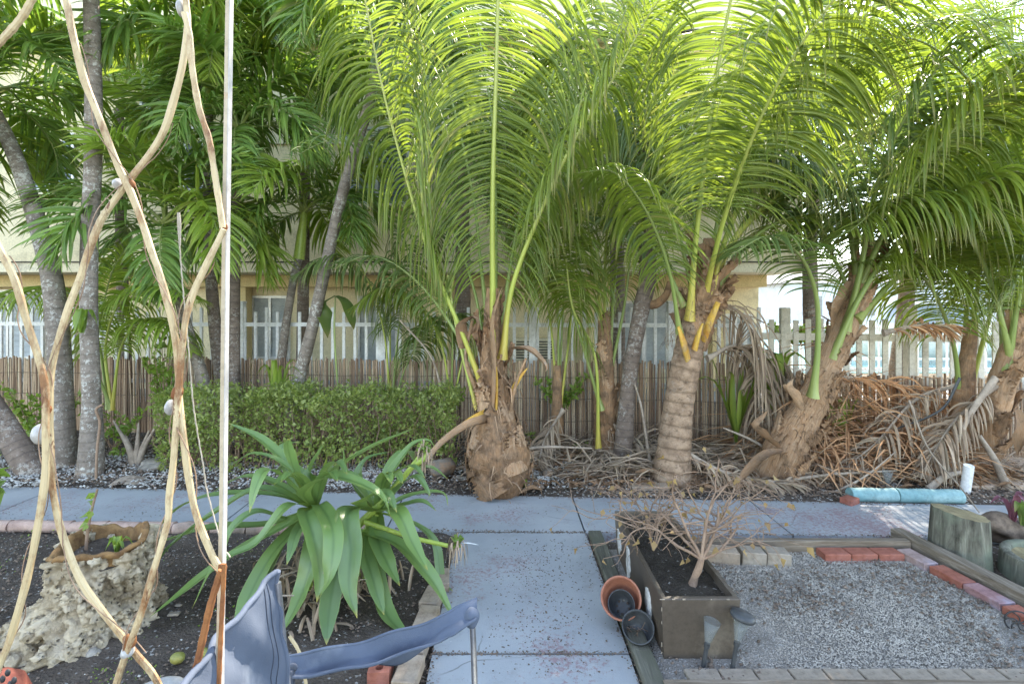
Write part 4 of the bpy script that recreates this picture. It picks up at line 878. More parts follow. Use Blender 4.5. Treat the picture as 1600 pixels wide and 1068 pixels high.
feather('slim feather palm with yellow green crownshaft leaning left above the hedge', W(322, 690, 5.5), [(330, 720, 5.6), (318, 600, 5.6), (300, 540, 5.6), (284, 480, 5.6), (273, 434, 5.6)], [.13, .11, .085, .075, .075], (256, 352, 5.6), 11, .95, 504, ('adon', 'adon', 'adonlit'), ([(273, 436, 5.6), (266, 400, 5.6), (258, 355, 5.6)], [.085, .075, .04]))
feather('slim feather palm with straight dark trunk behind the white post, taller of that pair', W(352, 690, 6.0), [(360, 720, 6.0), (350, 610, 6.0), (335, 500, 6.0), (328, 380, 6.0), (326, 250, 6.0), (325, 160, 6.0)], [.14, .12, .09, .08, .08, .07], (325, 90, 6.0), 12, 1.0, 505, ('adonlit', 'adon'), ([(325, 180, 6.0), (325, 140, 6.0), (325, 90, 6.0)], [.08, .07, .04]), mat='barkdark')
feather('feather palm with ringed brown trunk and pale crownshaft just right of the white post', W(368, 690, 5.8), [(368, 720, 5.8), (366, 610, 5.8), (366, 480, 5.8), (368, 380, 5.8), (370, 298, 5.8)], [.12, .085, .08, .075, .07], (374, 205, 5.8), 11, .95, 506, ('adon',), ([(370, 300, 5.8), (372, 260, 5.8), (374, 208, 5.8)], [.08, .07, .04]), mat='barkdark')
feather('feather palm with long curved grey trunk leaning right over the hedge', W(462, 680, 5.6), [(455, 700, 5.6), (466, 600, 5.6), (486, 520, 5.6), (506, 430, 5.6), (528, 330, 5.6), (552, 240, 5.6), (580, 150, 5.6), (590, 70, 5.6)], [.13, .10, .085, .085, .08, .08, .075, .07], (592, 40, 5.6), 10, 1.05, 507, ('adonlit', 'adon'))
feather('small feather palm with thin olive trunk left of the curved grey trunk', W(435, 690, 6.3), [(430, 690, 6.3), (440, 560, 6.3), (456, 450, 6.3), (468, 400, 6.3)], [.10, .075, .065, .06], (474, 330, 6.3), 10, .85, 508, ('adonlit', 'adon'), ([(467, 405, 6.3), (471, 370, 6.3), (475, 332, 6.3)], [.07, .06, .035]))
feather('tall feather palm behind the others whose crown hangs at the top left', W(470, 690, 7.2), [(470, 700, 7.2), (475, 400, 7.2), (478, 90, 7.2)], [.12, .1, .08], (478, 70, 7.2), 8, 1.2, 509, ('adonlit', 'adon'), mat='barkdark')
feather('feather palm behind the mottled trunks with a broad drooping crown', W(200, 690, 7.4), [(200, 700, 7.4), (190, 400, 7.4), (186, 170, 7.4)], [.12, .1, .08], (186, 150, 7.4), 7, 1.1, 510, ('adon', 'adonlit'), mat='barkdark')

# fronds growing low behind the left trunks and by the fence
young('young coconut palm with arching pale fronds behind the mottled trunks', (180, 690, 5.4), [
    [(175, 640, 5.4), (165, 540, 5.4), (190, 470, 5.3), (250, 445, 5.2), (310, 470, 5.1)],
    [(170, 640, 5.4), (150, 520, 5.5), (110, 460, 5.5), (50, 450, 5.5), (-20, 480, 5.5)],
    [(175, 640, 5.4), (190, 540, 5.4), (225, 500, 5.4), (270, 505, 5.4), (300, 550, 5.4)],
    [(175, 640, 5.4), (150, 560, 5.3), (170, 440, 5.3), (200, 380, 5.3)]], 601, .5, 42, 'adonlit', .018, .03, group='young palms near the fence')
young('young palm with fine drooping fronds in front of the picket fence, middle left', (600, 690, 6.0), [
    [(610, 640, 6.0), (600, 520, 6.0), (570, 430, 5.9), (520, 400, 5.8), (460, 430, 5.7)],
    [(612, 640, 6.0), (625, 500, 6.0), (650, 400, 5.9), (690, 350, 5.8), (740, 370, 5.7)],
    [(611, 640, 6.0), (610, 500, 6.1), (620, 380, 6.1), (640, 300, 6.2)],
    [(612, 640, 6.0), (640, 560, 6.0), (680, 500, 5.8), (720, 490, 5.7)]], 602, .6, 46, 'cocodark', .018, .028, group='young palms near the fence')
young('young palm with narrow leaning fronds beside the yellow stalk left of the middle palm', (700, 690, 5.6), [
    [(705, 640, 5.6), (690, 540, 5.5), (650, 470, 5.4), (600, 450, 5.3), (550, 480, 5.2)],
    [(705, 640, 5.6), (705, 500, 5.6), (680, 380, 5.6), (640, 300, 5.6)],
    [(705, 640, 5.6), (730, 540, 5.7), (770, 470, 5.8), (820, 450, 5.9)]], 603, .5, 42, 'coco', .018, .028, group='young palms near the fence')
# ------------------------------------------------------------------ hedge
h = thing('hedge', (-1.9, 5.0, 0), 'clipped leafy green hedge in front of the bamboo fence, left of the middle palm', 'hedge')
r = rng(900); n = 18000
P = np.stack([r.uniform(-3.35, -.45, n), r.uniform(4.68, 5.35, n), r.uniform(.05, .76, n)], 1)
wob = .06*np.sin(P[:, 0]*5)+.05*np.sin(P[:, 0]*11+P[:, 2]*7)+.04*np.sin(P[:, 2]*13+P[:, 0]*3)
face = r.random(n)
P[face < .60, 1] = 4.70+np.abs(r.normal(0, .08, (face < .60).sum())); P[(face > .60) & (face < .88), 2] = .74-np.abs(r.normal(0, .05, ((face > .60) & (face < .88)).sum()))
P[:, 1] += wob; P[:, 2] += .03*np.sin(P[:, 0]*8)+.02*np.sin(P[:, 0]*19+2)+r.normal(0, .022, n)+(r.random(n) < .02)*r.uniform(0, .12, n)*(P[:, 2] > .65)
dens = np.sin(P[:, 0]*7+1)*np.sin(P[:, 2]*11+P[:, 0]*4)*1.2+np.sin(P[:, 0]*17+P[:, 2]*23)*.7+np.sin(P[:, 0]*31+P[:, 2]*13+P[:, 1]*9)*.4
low = (P[:, 2] < .18)
keep = (dens+r.normal(0, .5, n) > -.75) & ~(low & (r.random(n) < .55)); P = P[keep]
leafcloud(P, r.normal(0, 1, P.shape)+np.array([0, -.7, .5]), (.022, .055), 901, ratio=.66).build('foliage', M['hedge'], h, False)
m = MB()
for i in range(420):
    x, y = r.uniform(-3.3, -.5), r.uniform(4.8, 5.3); q = np.array([x, y, 0.]); pts = [q]
    for k in range(3): q = q+np.array([r.normal(0, .05), r.normal(-.01, .05), r.uniform(.12, .24)]); pts.append(q)
    m.tube(pts, [.006, .0045, .003, .002], 4, False)
m.build('branches', M['twig'], h)

# ------------------------------------------------------------------ small leafy plants, vines, weeds
def leafy(name, base, h_, spread, nst, lsz, nl, label, seed, mat='weed', cat='plant', group=None, lean=(0, 0)):
    t = thing(name, base, label, cat, group); r = rng(seed); m = MB(); Ps = []; Ds = []
    for i in range(nst):
        a = r.uniform(0, 6.28); q = np.array(base, float)+np.array([r.normal(0, .02), r.normal(0, .02), 0]); pts = [q]
        d = np.array([math.cos(a)*spread+lean[0], math.sin(a)*spread*.6+lean[1], h_])*r.uniform(.6, 1.05)
        for k in range(1, 5): pts.append(np.array(base)+d*(k/4)+r.normal(0, .02, 3)*[1, 1, .6])
        C = catmull(pts, 12); m.tube(C, [.005, .0025], 5, False)
        for k in range(nl):
            u = r.uniform(.3, 1)*11; p = C[int(u)]; Ps.append(p); Ds.append(nrm(r.normal(0, 1, 3)+np.array([0, -.3, .4])))
    m.build('stem', M['twig'], t); leafcloud(np.array(Ps), np.array(Ds), lsz, seed, ratio=.6).build('leaves', M[mat], t, False); return t
vg = 'leafy vines along the bamboo fence'
leafy('vine', W(70, 700, 5.5), .75, .45, 16, (.05, .09), 22, 'leafy green vine with a red flower climbing the reed fence, far left', 1001, group=vg)
leafy('vine', W(255, 660, 5.5), 1.0, .25, 14, (.06, .10), 20, 'tall leafy vine climbing past the picket fence left of the white post', 1002, group=vg)
leafy('vine', W(180, 700, 5.3), .45, .35, 12, (.05, .08), 16, 'low bright green vine between the mottled trunk and the hedge', 1003, group=vg)
leafy('vine', W(875, 640, 5.7), .38, .35, 12, (.06, .09), 20, 'round leaved vine spilling over the fence right of the middle palm', 1004, group=vg)
leafy('vine', W(690, 650, 5.6), .35, .4, 12, (.04, .07), 20, 'vine with small leaves at the right end of the hedge', 1005, group=vg)
leafy('vine', W(1250, 540, 6.6), .3, .5, 14, (.05, .08), 26, 'yellow green shrub top between the pickets left of the leaning palm', 1006, 'adonlit', group=vg)
m = MB(); 
for a in range(6): ribbon(m, [W(91, 603, 5.4), W(91, 603, 5.4)+.03*np.array([math.cos(a), -.4, math.sin(a)]), W(91, 603, 5.4)+.045*np.array([math.cos(a), -.2, math.sin(a)])], .03, n=5, cols=3, seed=a)
tag(m.build('hibiscus_flower', M['redflower'], None, off=W(91, 603, 5.4)), 'small red flower beside the mottled trunk at the left', 'flower')
wg = 'small weeds in the soil strip'
for i, (px, py, lab) in enumerate(((185, 715, 'bright green weed clump at the foot of the straight grey trunk'), (252, 705, 'small round leaved weed left of the hedge'), (830, 690, 'tiny lime weed just right of the bulging palm base'), (912, 712, 'small green weed in front of the shaggy stem'), (818, 765, 'tiny weed at the sidewalk edge beside the bulging palm base'), (1535, 728, 'tiny weed near the white pipe'))):
    leafy('weed', G(px, py), .13, .12, 6, (.03, .06), 8, lab, 1010+i, group=wg)
leafy('garden_shrub', W(-45, 815, 2.6), .36, .16, 9, (.07, .12), 10, 'bright green broad leaved shrub poking in at the left edge', 1020, cat='shrub')
tag(leafcloud(*(lambda r: (np.stack([r.uniform(-3.4, -.5, 500), r.uniform(2.2, 3.5, 500), np.full(500, .004)], 1)[lambda_k(r)] if False else (lambda C: np.hstack([C+r.normal(0, .07, C.shape), np.full((len(C), 1), .004)]))(rng(5).uniform([-3.4, 2.1], [-.9, 3.5], (22, 2)).repeat(26, 0)), r.normal(0, 1, (572, 3))+[0, 0, .7]))(rng(6)), (.008, .02), 7).build('creeping_weeds', M['weed'], None, False), kind='stuff')

def sprout(name, base, n, L, wid, label, seed, mat='adonlit', cat='plant', up=1.0, group=None, droop=1.0):
    t = thing(name, base, label, cat, group); r = rng(seed); b = np.array(base, float)
    for i in range(n):
        a = i*2.4+r.uniform(-.3, .3); l = L*r.uniform(.65, 1.1); o = np.array([math.cos(a), math.sin(a)*.7, 0]); e = r.uniform(.35, 1.0)
        m = MB(); ribbon(m, [b, b+o*l*.12+[0, 0, l*.4*up], b+o*l*.35*e+[0, 0, l*.75*up], b+o*l*.7*e+[0, 0, l*(.8-.35*e*droop)*up]], wid, 12, fold=.4, seed=seed*7+i, cols=3); m.build('leaf', M[mat], t)
    return t
sg = 'strap leaved sprouts near the fence'
sprout('palm_sprout', W(432, 640, 5.5), 9, .75, .055, 'fan of yellow green strap leaves right of the white post above the hedge', 1101, group=sg)
sprout('palm_sprout', W(1150, 690, 4.9), 10, 1.0, .06, 'tall bright green palm sprout right of the ringed trunk', 1102, 'coco', group=sg, droop=.6)
sprout('palm_sprout', W(1208, 640, 5.2), 8, .8, .10, 'broad leaved green sprout left of the leaning palm', 1103, 'adonlit', group=sg)
sprout('palm_sprout', W(1315, 700, 5.0), 14, .62, .04, 'low fresh green palm sprout behind the leaning trunk', 1104, group=sg)
sprout('palm_sprout', G(1387, 735), 10, .30, .03, 'small lime sprout above the pale garden light', 1105, group=sg)
sprout('palm_sprout', W(128, 520, 4.6), 6, .28, .07, 'drooping leaved plant perched on the straight grey trunk', 1106, 'weed', group=sg, droop=2.2)
t = thing('split_leaf_plant', W(528, 610, 5.7), 'two broad blue green split leaves beside the curved trunk', 'plant')
for i, pts in enumerate(([(528, 610, 5.7), (522, 520, 5.7), (524, 462, 5.7), (505, 480, 5.65), (512, 528, 5.6)], [(528, 610, 5.7), (523, 520, 5.7), (524, 462, 5.7), (540, 475, 5.65), (553, 515, 5.6)])):
    m = MB(); ribbon(m, P3(pts[2:]), .20, 14, .2, seed=i); m.build('leaf', M['cocodark'], t)
    m = MB(); m.tube(P3(pts[:3]), .008, 6, n=12); m.build('stem', M['rachisg'], t)

# dead stumps and stick at the left
t = thing('dead_shrub_stump', G(212, 728), 'small dead grey stump with bare splayed stalks left of the hedge', 'stump'); r = rng(1200); b = G(212, 728)
for i, (dx, dz) in enumerate(((-.22, .45), (-.12, .30), (.0, .42), (.09, .34), (.16, .40), (-.05, .2))):
    m = MB(); m.tube([b+[0, 0, -.02], b+[dx*.3, .01*i, dz*.4], b+[dx, .02*i, dz]], [.05, .022, .008], 8, n=14); m.build('stalk', M['twiggrey'], t)
m = MB(); m.tube(P3([(150, 748, 4.4), (152, 700, 4.4), (156, 660, 4.4), (150, 640, 4.4), (160, 632, 4.42)]), .011, 6, n=30)
tag(m.build('bare_stick', M['twig'], None, off=W(150, 748, 4.4)), 'thin bare stick standing beside the straight grey trunk', 'stick')
m = MB(); m.tube(P3([(695, 640, 5.0), (675, 560, 5.1), (625, 500, 5.3)]), .011, 6, n=12)
tag(m.build('leaning_dry_stalk', M['twiggrey'], None, off=W(712, 660, 5.0)), 'thin grey dry stalk leaning from hedge to fence', 'stick')

# ------------------------------------------------------------------ dead fronds and litter on the right
def litter(name, x0, x1, y0, y1, hf, n, seed, L=(.3, .9), w_=(.006, .03), mat='dead'):
    r = rng(seed); m = MB()
    for i in range(n):
        x, y = r.uniform(x0, x1), r.uniform(y0, y1); z = abs(r.normal(0, hf(x, y)*.45))+.01; a = r.uniform(0, 6.28); l = r.uniform(*L); d = np.array([math.cos(a), math.sin(a)*.6, r.normal(0, .18)])
        p0 = np.array([x, y, z]); e = p0+d*l; e[2] = max(.01, e[2]-.3*l*r.random()); md = (p0+e)/2+np.array([0, 0, r.uniform(0, .18)*l+.01])
        if e[1] > fenceY(e[0])-.06: continue
        ribbon(m, [p0, md, e], r.uniform(*w_), 6, .3, seed=i, cols=3, twist=r.uniform(-1.5, 1.5), prof=([0, .5, 1], [1, .8, .15]))
    return tag(m.build(name, M[mat], None, False), kind='stuff')
hp = lambda x, y: .12+1.05*np.exp(-((x-3.45)/.5)**2-((y-5.05)/.35)**2)
litter('dead_frond_litter', .75, 4.9, 4.48, 5.4, lambda x, y: .15, 1500, 1300)
litter('dead_frond_heap', 2.6, 4.3, 4.55, 5.5, hp, 2600, 1301, (.4, .9), (.008, .03), 'deadred')
litter('brown_leaf_litter', .2, 4.8, 4.25, 5.3, lambda x, y: .05, 900, 1302, (.08, .25), (.03, .07), 'fibre')
litter('dry_leaf_litter', -.3, 1.4, 4.6, 5.6, lambda x, y: .10, 260, 1303)
litter('twig_litter', -4.2, -.4, 4.35, 5.0, lambda x, y: .03, 260, 1304, (.1, .35), (.003, .008), 'twig')
litter('fine_twig_litter', .7, 3.2, 4.12, 4.7, lambda x, y: .05, 600, 1305, (.1, .4), (.003, .009), 'twig')
dg = 'dead fronds lying under the right palms'
deadf = [
 ([(1075, 520, 4.6), (1130, 478, 4.7), (1170, 510, 4.8), (1185, 600, 4.9), (1190, 680, 5.0)], 'grey dead frond arching down beside the ringed trunk like a curtain', 'dead', 1.0),
 ([(1105, 560, 4.7), (1150, 540, 4.9), (1200, 560, 5.2), (1240, 620, 5.4)], 'grey dead frond drooping behind the curtain like one', 'dead', .8),
 ([(1230, 600, 4.9), (1330, 590, 5.0), (1440, 610, 5.1), (1500, 640, 5.1)], 'russet dead frond lying on top of the heap', 'deadred', .5),
 ([(1500, 600, 4.9), (1430, 625, 4.8), (1370, 690, 4.6), (1320, 730, 4.5)], 'dead frond sliding down the front of the heap', 'dead', .5),
 ([(1380, 520, 4.6), (1440, 508, 4.6), (1500, 515, 4.7)], 'short brown dead frond sticking out of the leaning palm trunk', 'deadred', .25),
 ([(1560, 600, 4.6), (1490, 660, 4.5), (1440, 740, 4.3)], 'grey dead frond leaning from the right edge palm to the ground', 'dead', .5),
 ([(1060, 700, 4.5), (1140, 740, 4.35), (1260, 760, 4.2)], 'dead frond flat on the ground behind the planter box', 'dead', .35),
 ([(1180, 760, 4.3), (1300, 735, 4.5), (1400, 740, 4.5)], 'grey dead frond flat on the ground left of the turquoise log', 'dead', .35),
 ([(880, 640, 5.2), (850, 690, 5.0), (840, 740, 4.7)], 'thin dead frond hanging behind the bulging palm base', 'dead', .4),
 ([(930, 640, 5.2), (1000, 700, 5.0), (1020, 745, 4.6)], 'dead frond collapsed around the slender grey trunk', 'dead', .5)]
for i, (pts, lab, mt, L) in enumerate(deadf):
    p = P3(pts); z = np.array(p[-1]); z[2] = max(0, z[2]); t = thing('dead_frond', z, lab, 'dead frond', dg)
    C = catmull(p, 40); C[:, 2] = np.maximum(C[:, 2], .03)
    frond_mesh(C, 1350+i, L=L, n=46, t0=.1, wid=.035, grav=4.5, a0=50, a1=30, lift=-.2, seg=7, twist=.9, plume=.4, fold=.5, break_=.12).build('leaflets', M[mt], t, False)
    rachis_mesh(C, .018, .004, .6, .8).build('stalk', M['twiggrey'], t)
stg = 'broken dead stalks in the litter'
for i, (pts, rr, lab) in enumerate(([[(1170, 760, 4.25), (1290, 742, 4.35), (1400, 735, 4.4)], .014, 'long pale stalk lying across the litter, left of the garden light'],
    [[(1290, 775, 4.2), (1350, 745, 4.3), (1400, 705, 4.45)], .010, 'thin stalk slanting up towards the lime sprout'],
    [[(1420, 625, 4.4), (1450, 700, 4.2), (1500, 760, 3.9), (1530, 800, 3.6)], .008, 'long thin dry stalk arching down onto the green log'],
    [[(1575, 768, 4.3), (1555, 720, 4.4), (1530, 680, 4.5)], .035, 'thick dead leaf stalk leaning right of the white pipe'],
    [[(1500, 590, 4.6), (1470, 640, 4.6), (1400, 670, 4.7)], .012, 'dark forked stalk in front of the heap'],
    [[(1555, 590, 4.5), (1520, 640, 4.45), (1495, 690, 4.4)], .030, 'broad grey dead leaf stalk against the right edge palm'],
    [[(1450, 765, 4.2), (1475, 745, 4.25), (1500, 738, 4.3)], .030, 'short forked grey stalk beside the white pipe'],
    [[(1015, 720, 4.7), (1003, 640, 4.8), (992, 600, 4.9)], .022, 'grey stalk upright between slender and ringed trunks'],
    [[(800, 705, 4.6), (850, 698, 4.55), (925, 700, 4.5)], .012, 'pale stalk lying right of the bulging palm base'],
    [[(1230, 725, 4.6), (1180, 690, 4.7), (1130, 668, 4.8)], .013, 'pale stalk behind the ringed trunk'],
    [[(1205, 560, 5.3), (1200, 620, 5.2), (1195, 700, 5.0)], .016, 'dark upright stake behind the dead curtain frond'])):
    m = MB(); m.tube(P3(pts), [rr*1.3, rr, rr*.6], 8, n=16, squash=.6); tag(m.build('dead_stalk', M['twiggrey' if i != 4 else 'blackplastic'], None, off=P3(pts)[0]), lab, 'stalk', stg)
cg = 'fallen coconuts beside the bulging palm'
def blob(name, c, rad, mat, seed, parent=None, sc_=(1, 1, 1), amp=.12, n=24):
    r = rng(seed); th = np.linspace(0, np.pi, n)[:, None]; ph = np.linspace(0, 2*np.pi, n*2, endpoint=False)[None]
    R = np.ones((n, 2*n)); 
    for k in range(10):
        v = nrm(r.normal(0, 1, 3)); f = r.uniform(2, 7); X = np.sin(th)*np.cos(ph)*v[0]+np.sin(th)*np.sin(ph)*v[1]+np.cos(th)*v[2]; R += amp*np.sin(X*f+r.uniform(0, 6))/(f*.5)
    Q = np.stack([np.sin(th)*np.cos(ph)*R*sc_[0], np.sin(th)*np.sin(ph)*R*sc_[1], np.cos(th)*np.ones_like(ph)*R*sc_[2]], -1)*rad+np.array(c)
    m = MB(); m.grid(Q[::-1], Q[::-1]-np.array(c), True); return m.build(name, mat, parent, True, off=None if parent else c)
for i, (px, py, s, lab) in enumerate(((855, 738, .055, 'grey fallen coconut, left one of the pair right of the bulging base'), (878, 740, .045, 'grey fallen coconut, right one of the pair right of the bulging base'), (905, 735, .035, 'small dark fallen coconut beside the pair'), (690, 738, .11, 'large dark old coconut husk left of the bulging palm base'), (868, 712, .06, 'old coconut half buried in dry leaves behind the pair'))):
    p = G(px, py+8); p[2] = s*.75; tag(blob('coconut', p, s, M['husk'], 1400+i, sc_=(1.1, .9, .85)), lab, 'coconut', cg)
for i, (px, py, s, lab) in enumerate(((640, 735, .06, 'brown rock half hidden below the hedge, left of the husk'), (235, 728, .11, 'flat grey rock at the left end of the hedge'), (60, 752, .04, 'small pale stone left of the mottled trunks'), (720, 745, .05, 'small pitted stone touching the bulging palm base'))):
    p = G(px, py+4); p[2] = s*.3; tag(blob('stone', p, s, M['stone'], 1420+i, sc_=(1.3, .9, .55), amp=.2), lab, 'stone', 'stones in the soil strip')
t_ = MB(); ribbon(t_, [G(168, 762)+[0, 0, .02], G(188, 756)+[0, 0, .06], G(210, 752)+[0, 0, .06], G(236, 752)+[0, 0, .02]], .14, 16, -.9, seed=2, prof=([0, .3, .7, 1], [.05, .9, 1, .2]))
tag(t_.build('fallen_palm_sheath', M['twiggrey'], None, off=G(200, 755)), 'pale boat shaped palm sheath on the soil at the left', 'palm sheath')

# ------------------------------------------------------------------ crinum lily
cr = thing('giant_lily', (-1.02, 2.85, 0), 'large crinum lily with long broad green leaves in the left bed', 'plant')
r = rng(1500)
for (px, py, D, s) in ((492, 800, 2.85, .055), (590, 800, 2.95, .05), (540, 860, 2.8, .06)):
    b = W(px, py, D); g0 = np.array([b[0]*.6-.42, b[1], 0.0]); m = MB(); m.tube([g0, (g0+b)/2+[0, 0, .02], b], [s*1.2, s, s*.7], 12, n=14); m.build('stem', M['shaft'], cr)
A = (492, 795, 2.85); Bc = (590, 800, 2.95); Cc = (560, 830, 2.8)
lv = [ # upper fan
 ([A, (455, 735, 2.9), (410, 690, 2.95), (355, 660, 3.0)], .105), ([A, (462, 740, 2.8), (450, 700, 2.75), (452, 684, 2.72)], .11), ([A, (485, 740, 2.9), (500, 705, 2.9), (508, 692, 2.9)], .12),
 ([A, (505, 750, 2.8), (570, 705, 2.75), (650, 668, 2.7)], .10), ([A, (440, 745, 2.7), (415, 735, 2.6), (400, 760, 2.5), (390, 800, 2.45)], .10), ([Bc, (540, 740, 2.9), (536, 710, 2.9), (534, 698, 2.9)], .125),
 ([Bc, (600, 760, 2.9), (640, 700, 3.0), (668, 688, 3.05), (680, 700, 3.05)], .09), ([Bc, (625, 760, 2.8), (650, 745, 2.75), (670, 770, 2.7), (668, 778, 2.7)], .085), ([Bc, (560, 760, 3.05), (570, 720, 3.1), (610, 705, 3.15)], .09),
 ([Bc, (630, 790, 2.9), (660, 785, 2.9), (682, 798, 2.9)], .085),
 # left sweep
 ([A, (440, 775, 2.9), (350, 772, 2.95), (285, 790, 3.0), (235, 838, 3.0)], .10), ([A, (420, 820, 2.8), (330, 825, 2.8), (255, 845, 2.85), (228, 842, 2.85)], .12), ([A, (410, 765, 2.8), (340, 800, 2.75), (270, 850, 2.7), (245, 882, 2.65)], .12),
 ([A, (430, 830, 2.7), (360, 870, 2.6), (280, 930, 2.5), (232, 965, 2.45)], .135), ([A, (430, 860, 2.65), (390, 930, 2.5), (365, 1000, 2.35)], .13), ([A, (445, 845, 2.7), (415, 900, 2.6), (385, 960, 2.5), (370, 990, 2.4)], .10),
 ([A, (450, 790, 2.6), (400, 850, 2.5), (340, 880, 2.4), (300, 950, 2.35)], .10), ([A, (455, 812, 2.8), (400, 800, 2.7), (360, 830, 2.6), (345, 880, 2.55)], .09),
 # front hanging
 ([A, (478, 800, 2.65), (490, 840, 2.5), (500, 900, 2.45), (495, 940, 2.42)], .12), ([A, (465, 830, 2.6), (455, 860, 2.5), (448, 882, 2.45)], .08), ([A, (500, 790, 2.7), (520, 830, 2.5), (515, 900, 2.4), (497, 938, 2.38)], .13),
 ([Bc, (545, 800, 2.65), (548, 860, 2.5), (545, 920, 2.42), (558, 965, 2.38)], .15), ([Cc, (530, 880, 2.6), (515, 950, 2.45), (510, 1030, 2.32)], .14), ([A, (490, 860, 2.6), (470, 930, 2.5), (440, 1000, 2.4)], .14),
 ([Bc, (580, 850, 2.75), (600, 950, 2.55), (630, 1020, 2.4), (636, 1050, 2.35)], .12), ([Bc, (590, 840, 2.75), (605, 880, 2.6), (625, 915, 2.55)], .13), ([Bc, (620, 800, 2.7), (645, 850, 2.6), (668, 890, 2.5)], .13),
 ([Cc, (620, 850, 2.7), (670, 900, 2.55), (700, 950, 2.5), (712, 965, 2.48)], .12), ([Bc, (650, 820, 3.0), (680, 850, 2.95), (690, 910, 2.85), (708, 955, 2.75)], .075), ([A, (475, 770, 2.7), (520, 745, 2.6), (590, 770, 2.5), (612, 812, 2.5)], .12),
 ([Bc, (560, 790, 2.7), (600, 770, 2.6), (620, 800, 2.5)], .11), ([Cc, (575, 880, 2.65), (590, 930, 2.55), (600, 960, 2.5)], .11), ([A, (430, 755, 3.0), (380, 745, 3.1), (330, 770, 3.2)], .09),
 ([Bc, (640, 775, 3.1), (690, 770, 3.2), (700, 790, 3.2)], .07), ([A, (460, 760, 3.1), (440, 700, 3.2), (470, 690, 3.3)], .09)]
for i in range(13):
    o_ = [A, Bc][i % 2]; a_ = r.uniform(-2.6, -.5) if i < 5 else r.uniform(0, 6.28); dx = math.cos(a_); q = r.uniform(.5, 1)
    lv.append(([o_, (o_[0]+dx*45*q, o_[1]-70*q, o_[2]+math.sin(a_)*.15), (o_[0]+dx*105*q, o_[1]-95*q, o_[2]+math.sin(a_)*.3), (o_[0]+dx*150*q, o_[1]-70*q, o_[2]+math.sin(a_)*.45)], r.uniform(.07, .10)))
for i, (pts, wd) in enumerate(lv):
    m = MB(); p = P3(pts); p = [np.array([q[0], q[1], max(q[2], .02)]) for q in p]
    ribbon(m, p, wd*.82, 26, .28 if i % 3 else .42, seed=1510+i, wavy=.035, cols=7, prof=([0, .12, .45, .75, .92, 1], [.42, .7, 1, .85, .4, .02])); m.build('leaf', M['lily'], cr)
m = MB(); ribbon(m, P3([(500, 760, 2.95), (508, 730, 2.9), (511, 712, 2.9)]), .04, 10, .3, seed=4); lf = m.build('leaf', M['adonlit'], cr); lf['label'] = 'small bright yellow green young leaf'
def stalk(pts, rad): m = MB(); m.tube(P3(pts), rad, 8, n=24, squash=.7); return m.build('flower_stalk', M['shaft'], cr)
def head(p, seed, white):
    r = rng(seed); c = W(*p); m = MB()
    for i in range(16):
        d = nrm(r.normal(0, 1, 3)+[.2, -.2, .4]); m.tube([c, c+d*.045], [.010, .006], 6, True)
    fl = m.build('seed_head', M['weed'], cr); m = MB()
    for i in range(34):
        d = nrm(r.normal(0, 1, 3)+[0, -.2, -.1]); l = r.uniform(.05, .11); ribbon(m, [c+d*.01, c+d*.05, c+d*.06+np.array([r.normal(0, .01), 0, -l])], r.uniform(.005, .012), 7, .3, seed=i, cols=2)
    m.build('withered_petals', M['dead'], fl, False)
    if white: m = MB(); ribbon(m, [c, c+[.06, -.01, .004], c+[.12, -.02, 0]], .012, 7, .3, seed=1, cols=3); m.build('petal', M['whiteflower'], fl)
stalk([(560, 820, 2.9), (610, 770, 2.9), (655, 715, 2.88)], [.022, .018, .016]); head((662, 700, 2.88), 1, False)
stalk([(650, 725, 2.86), (660, 718, 2.85), (668, 706, 2.86)], [.014, .016, .01])
stalk([(570, 815, 2.85), (640, 838, 2.75), (700, 852, 2.7)], [.017, .014, .012]); head((714, 848, 2.69), 2, True)
m = MB(); rr = rng(77); 
for i in range(160):
    a = rr.uniform(0, 6.28); p = np.array([-.98+rr.normal(0, .16), 2.72+rr.normal(0, .14), rr.uniform(0, .22)]); d = rr.normal(0, .07, 3); ribbon(m, [p, p+d, p+d*1.6+[0, 0, -.05]], .02, 6, .5, seed=i, cols=3)
m.build('withered_leaves', M['dead'], cr, False)

# ------------------------------------------------------------------ coral planter with sapling
cp = thing('coral_planter', (-2.02, 2.52, 0), 'hollow white coral rock planter shaped like a tree stump with an ochre rim', 'planter')
cx, cy = -2.02, 2.52; K, S = 110, 200; r = rng(1600); z = np.linspace(-.03, 1, K)[:, None]; a = np.linspace(0, 2*np.pi, S, endpoint=False)[None]
Rb = .195+.03*(1-z)**2+np.clip(1-z*1.6, 0, 1)**1.9*(.01+.20*np.exp(-((np.mod(a-3.55+np.pi, 2*np.pi)-np.pi)/.62)**2)+.08*np.exp(-((np.mod(a-4.7+np.pi, 2*np.pi)-np.pi)/.35)**2)+.02*np.cos(a*7+1))
def fbm(x, y, zz, seed, oc=5):
    q = rng(seed); o = 0
    for k in range(oc):
        for j in range(5):
            v = nrm(q.normal(0, 1, 3))*(5*1.9**k); o = o+np.sin(x*v[0]*2+y*v[1]*2+zz*v[2]*2+q.uniform(0, 6.28))/(1.55**k)/3
    return o
X, Y, Z = Rb*np.cos(a), Rb*np.sin(a), z*.43+0*a
dsp = fbm(X, Y, Z, 3, 6); ridge = .040*(1-2*np.clip(np.abs(fbm(X*2.2, Y*2.2, Z*1.6, 9, 4)), 0, 1))
Rr_ = Rb+.012*dsp+ridge+.022*np.abs(fbm(X*4, Y*4, Z*4, 12, 4))-.01
top = .40+.02*np.sin(a*3)+.03*np.clip(np.cos(a-.3), 0, 1)
m = MB(); Q = np.stack([cx+Rr_*np.cos(a), cy+Rr_*np.sin(a), z*top], -1); m.grid(Q[:, :], None, True); m.build('rock_wall', M['coral'], cp)
